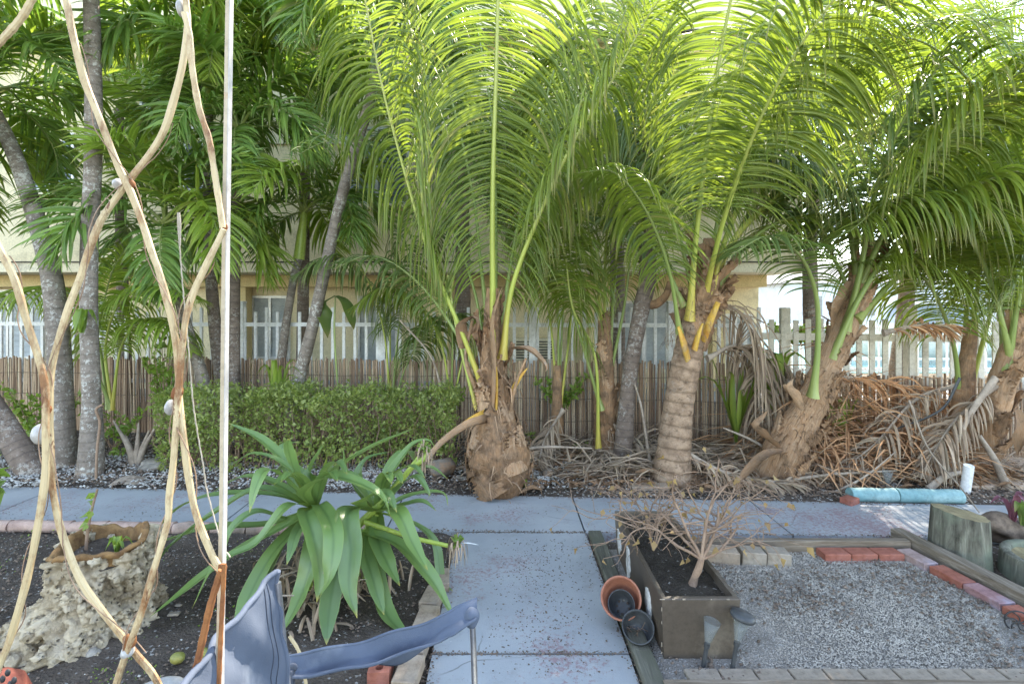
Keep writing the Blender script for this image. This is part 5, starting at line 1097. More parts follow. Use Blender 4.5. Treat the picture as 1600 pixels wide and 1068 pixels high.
m = MB(); q = rng(31); base_s = MB()
th_, ph_ = np.linspace(0, np.pi, 8)[:, None], np.linspace(0, 2*np.pi, 12, endpoint=False)[None]
for i in range(620):
    zi = int(q.beta(.9, 1.1)*(K-4)); ai = q.integers(0, S); c_ = Q[zi, ai]; rr_ = q.uniform(.006, .022)*(1.25-.5*zi/K); el = q.uniform(.5, 1.3, 3); n1, n2, n3 = q.uniform(0, 6, 3)
    R_ = rr_*(1+.25*np.sin(th_*4+n1)*np.sin(ph_*3+n2)+.15*np.sin(ph_*5+n3))
    m.grid(np.stack([np.sin(th_)*np.cos(ph_)*R_*el[0], np.sin(th_)*np.sin(ph_)*R_*el[1], np.cos(th_)*np.ones_like(ph_)*R_*el[2]], -1)[::-1]+c_, None, True)
m.build('coral_lumps', M['coral'], cp)
kk = np.ones(31)/31; Rsm = np.convolve(np.r_[Rr_[-1][-15:], Rr_[-1], Rr_[-1][:15]], kk, 'valid')
m = MB(); sec = []
for (dr, dz) in ((-.004, -.02), (.005, -.010), (.008, .001), (.003, .009), (-.010, .011), (-.024, .002), (-.03, -.07)):
    rr_ = Rsm+dr+.004*fbm(np.cos(a)*.3+dr, np.sin(a)*.3, dz+0*a, 21, 5)[0]; sec.append(np.stack([cx+rr_*np.cos(a[0]), cy+rr_*np.sin(a[0]), top[0]+dz+.006*np.sin(a[0]*13)], -1))
m.grid(np.array(sec), None, True); m.build('rim', M['coralrim'], cp)
m = MB(); rr = np.linspace(0, .185, 12)[:, None]; aa = np.linspace(0, 2*np.pi, 48, endpoint=False)[None]; m.grid(np.stack([cx+rr*np.cos(aa), cy+rr*np.sin(aa), .345+.012*np.sin(rr*40+aa*3)], -1), None, True); m.build('soil', M['soil'], cp)
sp_ = leafy('sapling', (cx-.10, cy, .33), .32, .06, 1, (.03, .05), 0, 'thin bare sapling with a few green leaves growing in the coral planter', 1610, group=None) if False else None
t = thing('sapling', (cx-.11, cy+.02, .34), 'thin sapling with few green leaves growing out of the coral planter', 'sapling')
b = np.array([cx-.11, cy+.02, .33]); C = catmull([b, b+[.01, 0, .12], b+[.035, 0, .24], b+[.06, 0, .33]], 20); m = MB(); m.tube(C, [.008, .005], 6); m.build('stem', M['twig'], t)
r = rng(5); Pp = np.array([C[int(i)] for i in r.uniform(9, 19, 14)]); leafcloud(Pp, r.normal(0, 1, (14, 3))+[0, 0, .2], (.035, .06), 6).build('leaves', M['weed'], t, False)
sprout('planter_fern', (cx+.08, cy-.02, .335), 9, .12, .02, 'small green fern inside the coral planter', 1620, 'weed', droop=1.8)

# left bed edging
t = thing('clay_edging', (-2.6, 3.6, 0), 'row of low pinkish clay edging pieces between left bed and sidewalk', 'garden edging'); x = -6.0; r = rng(1700)
while x < -1.05:
    l = r.uniform(.20, .28); y = yf(x+l/2)-.035; m = MB(); xx = np.linspace(x, x+l-.008, 7); m.tube(np.stack([xx, np.full(7, y)+r.normal(0, .003, 7), np.full(7, .012)+r.normal(0, .002, 7)], 1), .042, 12, True, rn=lambda t_, a_: 1+.05*np.sin(a_*3+t_*9)); m.build('edging_piece', M['clay'], t); x += l
lb = 'loose things on the left bed soil'
def paver(name, c, d, rz, mat, label, cat, group, tilt=(0, 0), z=None):
    m = MB(); R = Matrix.Rotation(rz, 3, 'Z')@Matrix.Rotation(tilt[0], 3, 'X')@Matrix.Rotation(tilt[1], 3, 'Y'); m.box((c[0], c[1], c[2]), d, M=R, bev=.004)
    return tag(m.build(name, M[mat], None, False, off=c), label, cat, group)
pg = 'pavers edging the left bed along the path'
for i, (px, py, rz, lab) in enumerate(((693, 917, .1, 'tan paver at the bed corner under the lily tip'), (677, 962, -.15, 'tan paver between lily leaf tip and chair arm'), (668, 1000, -.1, 'tan paver under the chair arm'), (655, 1035, -.1, 'weathered tan paver right of the red holed brick'), (645, 1068, -.1, 'tan paver at the bottom edge beside the path'))):
    p = G(px, py, .04); p[0] -= .03; p[1] = 2.86-i*.185; paver('paver', (p[0], p[1], .02+.003*i), (.10, .165, .055), rz, 'paver', lab, 'paver', pg)
# red brick with holes
t = thing('holed_brick', (-.53, 2.16, 0), 'red clay brick with two round holes below the chair arm', 'brick')
def holed(c, d, rz, holes, mat, parent, name):
    w_, l_, h_ = d; m = MB(); ca, sa = math.cos(rz), math.sin(rz); tr = lambda x, y, z: (c[0]+x*ca-y*sa, c[1]+x*sa+y*ca, c[2]+z)
    nn = len(holes); cell = l_/nn
    for k, hy in enumerate(holes):
        y0 = -l_/2+k*cell; S_ = 24; th = np.linspace(0, 2*np.pi, S_, endpoint=False)+math.pi/4
        sq = []
        for t_ in th:
            cx_, cy_ = math.cos(t_), math.sin(t_); s = 1/max(abs(cx_), abs(cy_)); sq.append((cx_*s*w_/2, y0+cell/2+cy_*s*cell/2))
        ci = [(math.cos(t_)*.017, y0+cell/2+math.sin(t_)*.017) for t_ in th]
        rows = [[tr(x, y, -h_/2) for x, y in sq], [tr(x, y, h_/2) for x, y in sq], [tr(x, y, h_/2) for x, y in ci], [tr(x, y, -h_/2) for x, y in ci]]
        m.grid(np.array(rows), np.array(rows), True)
    return m.build(name, M[mat], parent, False)
holed((-.53, 2.17, .035), (.09, .19, .07), .05, (0, 1, 2), 'brick', t, 'brick_body')
fr = G(282, 1031); tag(blob('fallen_fruit', (fr[0], fr[1]-.02, .026), .027, M['fruit'], 3, sc_=(1.15, .9, .9), amp=.03), 'green fallen fruit on the soil between the trellis bars', 'fruit', lb)
fr = G(322, 1022); tag(blob('fallen_fruit', (fr[0], fr[1]-.02, .022), .024, M['fruit'], 4, sc_=(1.1, .9, .9), amp=.03), 'yellow fallen fruit half hidden by the chair back', 'fruit', lb)
fr = G(146, 1022); tag(blob('stone', (fr[0], fr[1], .015), .035, M['stone'], 5, sc_=(1, 1, .6), amp=.15), 'pale stone in front of the coral planter', 'stone', lb)
fr = G(272, 962); paver('pale_chip', (fr[0], fr[1], .012), (.055, .03, .012), .1, 'paverpale', 'small pale chip on the soil left of the white post', 'chip', lb)
fr = G(275, 952); paver('pale_chip', (fr[0], fr[1]+.02, .012), (.035, .02, .01), -.2, 'paverpale', 'tiny pale chip just behind the other chip', 'chip', lb)

# ------------------------------------------------------------------ right bed: timbers, bricks, planter
def timber(name, x0, x1, y0, y1, z0, z1, mat, label, rz=0):
    m = MB(); m.box(((x0+x1)/2, (y0+y1)/2, (z0+z1)/2), (x1-x0, y1-y0, z1-z0), rz=rz, bev=.004); return tag(m.build(name, M[mat], None, False, off=((x0+x1)/2, (y0+y1)/2, z0)), label, 'timber', 'timbers around the gravel bed')
timber('garden_timber', .582, .668, 1.2, 3.46, -.04, .035, 'woodgreen', 'dark mossy timber along the path, under the flower pots')
timber('garden_timber', 1.10, 2.60, 3.19, 3.235, -.03, .088, 'woodx', 'weathered plank on edge at the back of the gravel bed')
timber('garden_timber', .66, 4.0, 2.03, 2.075, -.03, .045, 'woodx', 'weathered timber at the front of the gravel bed')
d_ = np.array([2.79, 2.0])-np.array([2.62, 3.36]); an = math.atan2(-d_[0], d_[1])+math.pi
timber('garden_timber', 2.71-.035, 2.71+.045, 1.98, 3.36, -.03, .10, 'woody', 'long pale topped timber on the right of the gravel bed', math.atan2(.17, 1.36)*1.0)
bg_ = 'bricks edging the gravel bed'
for i, (x, mt, lab) in enumerate(((2.06, 'brick', 'red brick, left end of the back row against the plank'), (2.225, 'brick', 'red brick, middle of the back row against the plank'), (2.39, 'brick', 'red brick, right end of the back row against the plank'))):
    paver('brick', (x, 3.125, .028), (.16, .095, .06), .01*i, mt, lab, 'brick', bg_)
for i, (x, y, mt, lab) in enumerate(((2.53, 3.06, 'brickpink', 'pale pink brick in the back right corner'), (2.565, 2.86, 'brick', 'red brick behind the purple tinted one along the right timber'), (2.59, 2.67, 'brickpurple', 'purple tinted brick along the right timber'), (2.605, 2.47, 'brick', 'red brick nearest the camera along the right timber'), (2.63, 2.28, 'brick', 'red brick outside the frame along the right timber'))):
    if i < 4: paver('brick', (x, y, .03), (.095, .185, .06), .12, mt, lab, 'brick', bg_)
for i, (px, w_, lab) in enumerate(((1130, .20, 'tan paver right behind the planter box'), (1178, .14, 'pale tan paver, second from the planter along the plank'), (1215, .14, 'pale tan paver left of the bare gap before the red bricks'))):
    p = W(px, 872, 3.05); paver('paver', (p[0], 3.09-.01*i, .045), (w_, .10, .09), -.12+.02*i, 'paverpale' if i else 'paver', lab, 'paver', bg_, tilt=(0, .04))
x = .77; i = 0; r = rng(1800); names = ['first', 'second', 'third', 'fourth', 'fifth', 'sixth', 'seventh', 'eighth', 'ninth', 'tenth']
while x < 2.2:
    paver('paver', (x+.075, 2.115, .005), (.142, .085, .05), r.uniform(-.03, .03), 'paverpale', names[i]+' pale paver from the planter box in the row along the bottom edge', 'paver', 'front row of pale pavers'); x += .15; i += 1

pl = thing('planter_box', (.87, 2.7, 0), 'long rectangular brown painted planter box with three peeled white patches', 'planter')
x0, x1, y0, y1, ht, th_ = .70, 1.05, 2.22, 3.17, .29, .022
m = MB()
ob = [(x0, y0), (x1, y0), (x1, y1), (x0, y1)]; ib = [(x0+th_, y0+th_), (x1-th_, y0+th_), (x1-th_, y1-th_), (x0+th_, y1-th_)]
bo = [(x0+.015, y0+.01), (x1-.015, y0+.01), (x1-.015, y1-.01), (x0+.015, y1-.01)]
rows = [[(x, y, .004) for x, y in bo], [(x, y, ht-.004) for x, y in ob], [(x+(.004 if k in (0, 3) else -.004), y+(.004 if k < 2 else -.004), ht) for k, (x, y) in enumerate(ob)], [(x, y, ht) for x, y in ib], [(x, y, .2) for x, y in ib]]
m.grid(np.array(rows), np.array(rows), True); m.build('box', M['planter'], pl, False)
m = MB(); gx, gy = np.meshgrid(np.linspace(x0+th_-.002, x1-th_+.002, 16), np.linspace(y0+th_-.002, y1-th_+.002, 40), indexing='ij'); rz_ = rng(6); m.grid(np.stack([gx, gy, .245+.006*np.sin(gx*60)*np.sin(gy*40)+rz_.normal(0, .003, gx.shape)], -1)[:, ::-1]); m.build('soil', M['potsoil'], pl)
for (y, z, a, b) in ((3.06, .15, .045, .07), (2.84, .135, .042, .095), (2.45, .13, .05, .085)):
    S_ = 30; rr = rng(int(y*100)); t_ = np.linspace(0, 2*np.pi, S_, endpoint=False); R_ = 1+.12*np.sin(t_*5+y)+rr.normal(0, .07, S_); rows = []
    for (s, off) in ((1, .0), (.93, .006), (.5, .008), (.02, .009)):
        xx = x0-off+.015*(1-z/ht)-.001; rows.append(np.stack([np.full(S_, xx)+rr.normal(0, .0008, S_), y+np.cos(t_)*R_*a*s, z+np.sin(t_)*R_*b*s], -1))
    m = MB(); m.grid(np.array(rows), None, True); m.build('peeled_patch', M['plaster'], pl)
m = MB()
for (a_, b_) in (((x0, y0, ht), (x1, y0, ht)), ((x0, y0, 0.01), (x0, y0, ht))):
    rr = rng(3)
    for i in range(7):
        u = rr.random()**1.5; p = np.array(a_)*(1-u)+np.array(b_)*u; m.box(p+[0, -.0005 if a_[2] == b_[2] else 0, -.001], rr.uniform([.004, .002, .002], [.018, .003, .006]) if a_[2] == b_[2] else rr.uniform([.002, .002, .004], [.004, .003, .02]))
m.build('paint_chips', M['paverpale'], pl, False)

ds = thing('dead_shrub', (.91, 2.42, .24), 'dead leafless shrub with a few withered yellow leaves in the planter box', 'shrub'); r = rng(1909); mb = MB(); ends = []
def branch(p, d, l, rad, lev):
    n = 5; pts = [p]; q = p; dd = d
    for k in range(n): dd = nrm(dd+r.normal(0, .16, 3)); q = q+dd*l/n; pts.append(q)
    mb.tube(pts, [rad, rad*.62], 6 if lev < 2 else 4, False)
    if lev >= 4: ends.append((pts[-1], dd)); return
    nb = 3 if lev < 3 else 2+(r.random() < .6)
    for i in range(nb):
        k = r.integers(2, n+1); nd = nrm(dd+r.normal(0, .72, 3)*[1.35, 1.0, .55]+[0, 0, -.02]); branch(pts[k], nd, l*r.uniform(.62, .9), rad*.58, lev+1)
b = np.array([.91, 2.42, .235]); mb.tube([b, b+[.015, 0, .05], b+[.03, 0, .08], b+[.045, 0, .13]], [.022, .016, .018, .014], 9); b2 = b+[.045, 0, .13]
for d in ([-.8, .5, .35], [-.35, .7, .6], [.15, .3, 1.0], [.7, .2, .75], [.95, .1, .55], [-.2, .2, .95], [.5, .6, .5]): branch(b2, nrm(d), .29, .0085, 1)
for (x_, y_) in ((.85, 2.9), (.88, 3.02), (.82, 2.75)):
    for k in range(3): branch(np.array([x_, y_, .24]), nrm([r.normal(0, .5), r.normal(0, .4), .9]), .2, .006, 2)
mb.build('branches', M['twig'], ds)
sel = [ends[i] for i in r.permutation(len(ends))[:90]]; leafcloud(np.array([e[0] for e in sel]), np.array([e[1] for e in sel])*.4+[0, 0, -.8]+r.normal(0, .4, (len(sel), 3)), (.022, .045), 11, curl=1.6, ratio=.8).build('withered_leaves', M['yellowleaf'], ds, True)

def pot(c, axis, R, L, mat, th=.006, ribs=0):
    """open pot: c = mouth centre, axis = from mouth towards the base"""
    z = nrm(axis); x = nrm(np.cross(z, [0, 0, 1])); y = np.cross(z, x); S_ = 48; t_ = np.linspace(0, 2*np.pi, S_, endpoint=False)
    prof = [(R*.72, L), (R*.9, L*.18), (R*.93, L*.17), (R, L*.16), (R*1.02, L*.02), (R*1.0, 0), (R*.93, .002), (R*.9, L*.15), (R*.68, L*.95), (R*.3, L*.96), (.001, L*.95)]
    prof = [(.001, L*1.0)]+prof
    rows = [np.array(c)+z*d+(x*np.cos(t_)[:, None]+y*np.sin(t_)[:, None])*r_ for r_, d in prof]; m = MB(); m.grid(np.array(rows)[::-1], None, True); return m, (x, y, z)
t = thing('flower_pot', (.60, 2.45, .02), 'terracotta coloured plastic pot tipped against the planter box', 'flower pot', 'pots by the planter'); c = W(970, 933, 2.47); axx = np.array([.25, .62, -.55])
m, (xx_, yy_, zz_) = pot(c, axx, .098, .13, None); m.build('pot', M['terracotta'], t)
t2 = thing('nested_pot', (.60, 2.5, .03), 'small black plastic pot nested inside the tipped terracotta pot', 'flower pot', 'pots by the planter'); c2 = c+nrm(axx)*.035+yy_*(.022)
m, fr_ = pot(c2, axx, .066, .08, None); m.build('pot', M['blackplastic'], t2)
m = MB()
for k in range(8):
    a = k*math.pi/4; q = c2+fr_[2]*.074+(fr_[0]*math.cos(a)+fr_[1]*math.sin(a))*.030; m.tube([q-fr_[2]*.0015, q], .006, 8)
m.build('drain_holes', M['soil'], t2)
t3 = thing('flower_pot', (.62, 2.33, .02), 'round black plastic pot tipped in front of the terracotta one', 'flower pot', 'pots by the planter'); c = W(997, 978, 2.33)
m, fr_ = pot(c, [.10, .50, -.62], .073, .10, None); m.build('pot', M['blackplastic'], t3)
m = MB(); rr = rng(9); 
for i in range(14):
    q = c+fr_[2]*.085+fr_[0]*rr.normal(0, .02)+fr_[1]*rr.normal(0, .02); m.tube([q, q+rr.normal(0, .015, 3), q+rr.normal(0, .022, 3)], .0012, 4, False)
m.build('dry_roots', M['twig'], t3)

def solar(base, lean, h_, capped, label, mat='blackplastic', s=1.0):
    t = thing('garden_light', base, label, 'garden light', 'solar garden lights'); b = np.array(base, float); d = nrm([lean[0], lean[1], 1]); top = b+d*h_
    m = MB(); m.tube([b-[0, 0, .03], top], .009*s, 10); m.tube([top-d*.012, top+d*.004], .0125*s, 12); m.build('stake', M[mat], t)
    m = MB(); S_ = 32; t_ = np.linspace(0, 2*np.pi, S_, endpoint=False); x = nrm(np.cross(d, [0, 1, 0])); y = np.cross(d, x)
    rows = [top+d*u+(x*np.cos(t_)[:, None]+y*np.sin(t_)[:, None])*r_*s for r_, u in ((.006, 0), (.012, .004), (.036, .105*s), (.034, .105*s), (.011, .012))]
    m.grid(np.array(rows), None, True); m.build('lens', M['clear'], t)
    if capped:
        c = top+d*.112*s; m = MB(); rows = [c+d*u+(x*np.cos(t_)[:, None]+y*np.sin(t_)[:, None])*r_*s for r_, u in ((.001, -.004), (.046, -.004), (.052, .002), (.050, .014), (.036, .02), (.001, .022))]; m.grid(np.array(rows), None, True); m.build('cap', M['blackplastic'], t)
solar(G(1096, 1046), (.22, .0), .115, False, 'garden light with empty clear cup and no cap, against the planter end')
solar(G(1141, 1051), (.22, .0), .135, True, 'garden light with round dark cap at the planter corner')
solar(G(1387, 768), (.0, 0), .06, False, 'small pale garden light among the litter above the turquoise log', 'twiggrey', 1.1)

# stump, ring, rock with plant, turquoise logs, pipe
lg = thing('wooden_stump', (2.87, 3.12, 0), 'weathered green wooden stump with slanted top beside the right timber', 'stump'); cx, cy = 2.87, 3.14; S_ = 64; t_ = np.linspace(0, 2*np.pi, S_, endpoint=False)
rows = []
for u in np.linspace(0, 1, 20):
    R_ = .155-.018*u+.006*np.sin(t_*3+1)+.004*np.sin(t_*11+u*2); zt = .29-.022*np.cos(t_); rows.append(np.stack([cx+R_*np.cos(t_), cy+R_*np.sin(t_), -.03+(zt+.03)*u], -1))
m = MB(); m.grid(np.array(rows), None, True); m.build('log', M['log'], lg)
rows = []
for s in (1, .95, .6, .3, .01): R_ = (.137+.006*np.sin(t_*3+1)+.004*np.sin(t_*11+2))*s; rows.append(np.stack([cx+R_*np.cos(t_), cy+R_*np.sin(t_), .29-.022*np.cos(t_)*s+(.001 if s < 1 else 0)], -1))
m = MB(); m.grid(np.array(rows), None, True); m.build('cut_top', M['logtop'], lg)
t = thing('half_round_edging', (3.22, 2.92, 0), 'low mossy green curved wooden edging ring right of the stump', 'garden edging'); m = MB(); rows = []
for (R_, z_) in ((.27, -.03), (.26, .11), (.255, .118), (.215, .118), (.21, .11), (.205, .02)): rows.append(np.stack([3.24+R_*np.cos(t_), 2.9+R_*np.sin(t_), np.full(S_, z_)], -1))
m.grid(np.array(rows), None, True); m.build('ring', M['log'], t)
rr = np.linspace(0, .21, 6)[:, None]; m = MB(); m.grid(np.stack([3.24+rr*np.cos(t_)[None], 2.9+rr*np.sin(t_)[None], .085+.01*np.sin(rr*60+t_[None]*4)], -1), None, True); m.build('fill', M['logtop'], t)
tag(blob('dark_rock', (3.42, 3.36, .06), .13, M['pebdark'], 77, sc_=(1.1, .8, .7), amp=.2), 'dark grey rock under the purple leaved plant', 'rock')
sprout('purple_plant', (3.40, 3.34, .13), 5, .26, .05, 'spiky plant with purple leaves on the dark rock at the right edge', 1950, 'purple', droop=.8); sprout('purple_plant', (3.43, 3.30, .13), 5, .22, .05, 'green companion of the purple plant on the dark rock', 1951, 'cocodark', droop=1.6)
tg = 'turquoise painted logs'
for (a, b, lab) in ((2.83, 3.19, 'short turquoise painted log section, left of the pair'), (3.20, 3.70, 'long turquoise painted log section, right of the pair')):
    m = MB(); xx = np.linspace(a, b, 16); yy = yb(xx)+.06; m.tube(np.stack([xx, yy, np.full(16, .04)+.002*np.sin(xx*30)], 1), .056, 24, True, rn=lambda t_, a_: 1+.012*np.sin(a_*3+t_*9)); tag(m.build('painted_log', M['turq'], None, off=((a+b)/2, yb(a)+.06, 0)), lab, 'log', tg)
paver('broken_brick', (2.78, 4.02, .02), (.12, .09, .05), .5, 'brick', 'broken red brick at the left end of the turquoise logs', 'brick', bg_)
paver('flat_stone', (G(1020, 765)[0]-.03, G(1020, 765)[1], .02), (.32, .10, .05), .03, 'paver', 'flat tan stone behind the sidewalk at the foot of the ringed palm', 'stone', 'stones in the soil strip')
p0, p1 = W(1508, 768, 4.2), W(1514, 727, 4.15); m = MB(); m.tube([p0, p1], .036, 20, True); tag(m.build('white_pipe', M['white'], None, off=p0), 'short white pipe standing askew in the litter', 'pipe')
m = MB(); 
for i in range(8): m.box((4.75+.0*i, 4.35+i*.115, -.0+.02), (1.5, .108, .03), bev=.003)
tag(m.build('deck_boards', M['pinkwood'], None, False), kind='structure'); bpy.data.objects['deck_boards'].name = 'deck'
# iron wheel ornament
wc = W(1592, 990, 2.42); wc[2] = .06
t = thing('iron_ornament', (wc[0], wc[1], 0), 'small black wrought iron wheel ornament on the gravel at the right edge', 'ornament'); 
for k, (dx, dy) in enumerate(((0, 0), (.075, -.05))):
    c = wc+[dx, dy, 0]; th2 = np.linspace(0, 2*np.pi, 40); u1 = nrm([1, -.5, 0]); u2 = np.array([0, 0, 1.]); m = MB(); m.tube(c+np.cos(th2)[:, None]*u1*.052+np.sin(th2)[:, None]*u2*.052, .004, 6, False)
    for j in range(6):
        a = j*math.pi/3; s_ = np.linspace(0, 1, 8)[:, None]; m.tube(c+(np.cos(a+s_*1.1)*u1+np.sin(a+s_*1.1)*u2)*s_*.052, .003, 5, False)
    m.build('wheel', M['blackmetal'], t)

# ------------------------------------------------------------------ foreground trellis post
tr = thing('iron_trellis', (-.56, 1.02, 0), 'rusty cream painted wrought iron porch trellis with curved bars and a white post', 'trellis')
def bar(pts, w_=.0062, D=1.0, mat='rusty', name='scroll_bar', below=None):
    p = [W(a, b, D) for a, b in pts]; C = catmull(p, 90); m = MB(); T = tangents(C); yv = np.array([0, 1., 0]); S = nrm(np.cross(T, yv))
    r4 = [(-1, -.3), (-.55, -.75), (.55, -.75), (1, -.3), (1, .5), (-1, .5)]; Q = np.stack([C+S*(w_*a)+yv*(w_*b) for a, b in r4], 1); L = np.r_[0, np.cumsum(np.linalg.norm(np.diff(C, axis=0), axis=1))]
    Q = C[:, None]+(Q-C[:, None])*(1+.10*np.sin(np.arange(90)*.55+len(pts))[:, None, None]*np.sin(np.arange(90)*.21+1)[:, None, None]); m.grid(Q, np.repeat(Q, 1, 0), True); m.add(Q[0], [[5, 2, 1, 0], [5, 4, 3, 2]]); m.add(Q[-1], [[0, 1, 2, 5], [2, 3, 4, 5]]); return m.build(name, M[mat], tr, False)
A_ = [(90, -60), (103, 0), (114, 56), (131, 124), (150, 172), (169, 221), (187, 266), (202, 296), (221, 345), (238, 397), (247, 421), (262, 474), (272, 519), (277, 556), (279, 605), (281, 642), (288, 698), (296, 755), (307, 806), (331, 867), (344, 889)]
B_ = [(286, -60), (290, 0), (293, 40), (285, 101), (270, 161), (255, 206), (232, 243), (202, 281), (180, 311), (157, 345), (138, 393), (124, 436), (105, 485), (86, 549), (79, 582), (77, 612), (77, 661), (79, 717), (81, 758), (92, 817), (107, 863), (129, 912), (160, 955), (196, 1001), (215, 1025), (240, 1055), (262, 1100)]
C_ = [(-30, 330), (0, 392), (22, 436), (41, 500), (60, 560), (70, 605), (71, 661), (71, 717), (69, 755), (60, 814), (46, 887), (28, 955), (12, 1007), (-4, 1045), (-30, 1110)]
D_ = [(288, 20), (296, 56), (300, 105), (311, 169), (326, 217), (335, 270), (343, 322), (348, 356)]
E_ = [(350, 358), (339, 380), (322, 414), (300, 462), (289, 504), (284, 549), (279, 605), (275, 661), (271, 717), (264, 777), (261, 817), (239, 893), (221, 955), (203, 1004), (184, 1059), (170, 1110)]
F_ = [(70, -50), (45, 8), (25, 38), (-10, 75)]
H_ = [(346, 890), (330, 940), (316, 1000), (301, 1068), (292, 1110)]
I_ = [(452, 993), (468, 1020), (478, 1068), (482, 1110)]
bar(A_, D=1.0); bar(B_, D=1.012); bar(C_, D=.99); bar(D_, .0055, D=1.0); bar(E_, .0058, D=.992); bar(F_, D=.95)
b_ = bar(H_, .0062, D=.97, mat='rust'); b_['label'] = 'bare rusty bar below the post joint'
bar(I_, .0045, D=1.5, mat='rusty')
bar([(350, 880), (348, 930), (345, 990), (340, 1110)], .004, D=.965, mat='rust')
m = MB(); C = np.array([W(362, -80, 1.02), W(359, 0, 1.02), W(353, 400, 1.02), W(349, 800, 1.02), W(345, 985, 1.02), W(343, 1200, 1.02), W(342, 1500, 1.02), W(342, 1690, 1.02)]); S_ = np.array([(-.0055, -.006), (.0025, -.006), (.0025, .006), (-.0055, .006)])
Q = np.stack([C+[a, b, 0] for a, b in S_], 1); m.grid(Q, None, True); m.build('post', M['postpaint'], tr, False)
m = MB(); Q = np.stack([C+[a, b, 0] for a, b in ((.0025, -.0065), (.0043, -.0065), (.0043, .007), (.0025, .007))], 1); m.grid(Q, None, True); m.build('post_flange', M['whiteplastic'], tr, False)
def disc(px, py, D, rx, rz_, name='white_rosette'):
    c = W(px, py, D); th2 = np.linspace(0, 2*np.pi, 30, endpoint=False); rows = [c+np.stack([np.cos(th2)*rx*s, np.full(30, dy), np.sin(th2)*rz_*s], -1) for s, dy in ((.01, -.016), (.55, -.013), (.9, -.006), (1, 0), (.9, .006), (.01, .012))]
    m = MB(); m.grid(np.array(rows), None, True); m.build(name, M['whiteplastic'], tr)
disc(63, 678, 1.012, .016, .021); disc(266, 636, 1.01, .007, .016); disc(186, 288, 1.02, .009, .012); disc(200, 1016, 1.0, .011, .013); disc(284, 14, 1.02, .008, .018)
for (px, py, D, s) in ((204, 290, 1.006, 1), (75, 640, 1.0, .7), (279, 612, .996, 1), (347, 890, 1.0, 1), (203, 1003, 1.0, 1.2), (349, 357, 1.005, .8)):
    blob('weld', W(px, py, D), .010*s, M['rust'] if s != 1.3 else M['rusty'], int(px), tr, (1, .8, 1.3), .15, 12)
r = rng(2000); m = MB()
def wrap(P, rr, n0, n1, pitch=5, seed=0):
    q = rng(seed); C = catmull([W(a, b, 1.0) for a, b in P], 300)[n0:n1]; k = len(C); T = tangents(C); S = nrm(np.cross(T, [0, 1., 0])); ph = np.cumsum(q.uniform(.02, .16, k)); rad = rr*(1.25+.2*np.sin(ph*.37))
    m.tube(C+S*(np.cos(ph)*rad)[:, None]+np.array([0, 1., 0])*(np.sin(ph)*rad)[:, None], .0011, 4, False)
wrap(C_, .009, 30, 290, seed=1); wrap(B_, .009, 60, 280, seed=2); wrap(A_, .009, 40, 299, seed=3); wrap(E_, .009, 20, 260, seed=4)
m.build('dry_tendrils', M['twig'], tr)
m = MB(); m.tube(P3([(279, 335, 1.1), (280, 372, 1.1), (285, 440, 1.1), (296, 560, 1.1), (303, 640, 1.1), (318, 730, 1.1), (322, 760, 1.1), (335, 810, 1.1), (347, 850, 1.08), (360, 870, 1.04)]), .0014, 6, n=80, rn=lambda t_, a_: 1+.3*np.sin(t_*180+a_)); tag(m.build('hanging_cord', M['cord'], None, off=W(300, 600, 1.1)), 'thin pale cord hanging beside the white trellis post', 'cord')
m = MB(); m.tube(P3([(279, 332, 1.1), (280, 350, 1.1), (281, 384, 1.1)]), [.003, .0042, .002], 8); tag(m.build('cord_toggle', M['cord'], None, off=W(280, 384, 1.1)), 'small pale toggle at the top of the hanging cord', 'toggle')

# ------------------------------------------------------------------ folding chair
ch = thing('folding_chair', (-.35, 1.1, 0), 'blue grey canvas folding chair seen from the side in front of the lily', 'chair')
def sheet(Q, th=.006, mat='fabric', name='seat', par=None):
    Q = np.array(Q); du = np.gradient(Q, axis=0); dv = np.gradient(Q, axis=1); N = nrm(np.cross(du, dv)); m = MB(); m.grid(Q+N*th/2); m.grid((Q-N*th/2)[:, ::-1])
    e = np.concatenate([Q[0], Q[1:, -1], Q[-1][::-1][1:], Q[:, 0][::-1][1:-1]]); n_ = np.concatenate([N[0], N[1:, -1], N[-1][::-1][1:], N[:, 0][::-1][1:-1]]); m.grid(np.stack([e+n_*th/2, e-n_*th/2], 0), None, True); return m.build(name, M[mat], par or ch)
pt = W(432, 893, 1.27); p_near = np.array([-.58, .80, .90]); bf_ = np.array([-.555, 1.30, .40]); bn_ = np.array([-.545, .82, .40])
nu, nv = 26, 30; Q = []
for i in range(nv):
    v = i/(nv-1); row = []
    a = pt*(1-v)+bf_*v; b = p_near*(1-v)+bn_*v
    for j in range(nu):
        u = j/(nu-1); q = a*(1-u)+b*u; sag = .016*math.sin(math.pi*u)*(1-v*.3); wr = .007*math.sin(u*17+v*9)*math.exp(-((v-.12)/.3)**2)+.004*math.sin((u*1.3+v)*23)+.002*math.sin(u*61+v*13)*math.sin(v*19)
        row.append(q+np.array([-sag-wr, 0, -.008*math.sin(math.pi*u)*(1-v)]))
    Q.append(row)
sheet(Q, name='backrest')
m = MB(); rowt = np.array(Q[0]); m.tube(rowt, .007, 10, True); hm = m.build('backrest_hem', M['fabric'], ch)
m = MB(); farm = np.array([r_[0] for r_ in Q]); m.tube(farm+[0, .004, 0], .009, 10, True); m.build('backrest_sleeve', M['fabric'], ch)
for jj in (2, 3):
    m = MB(); m.tube(np.array([r_[jj] for r_ in Q])+[.004, 0, 0], .0012, 5); m.build('seam', M['strap'], ch)
m = MB(); nearm = np.array([r_[-1] for r_ in Q]); m.tube(nearm, .012, 10, True); m.build('backrest_sleeve', M['fabric'], ch)
Q = []
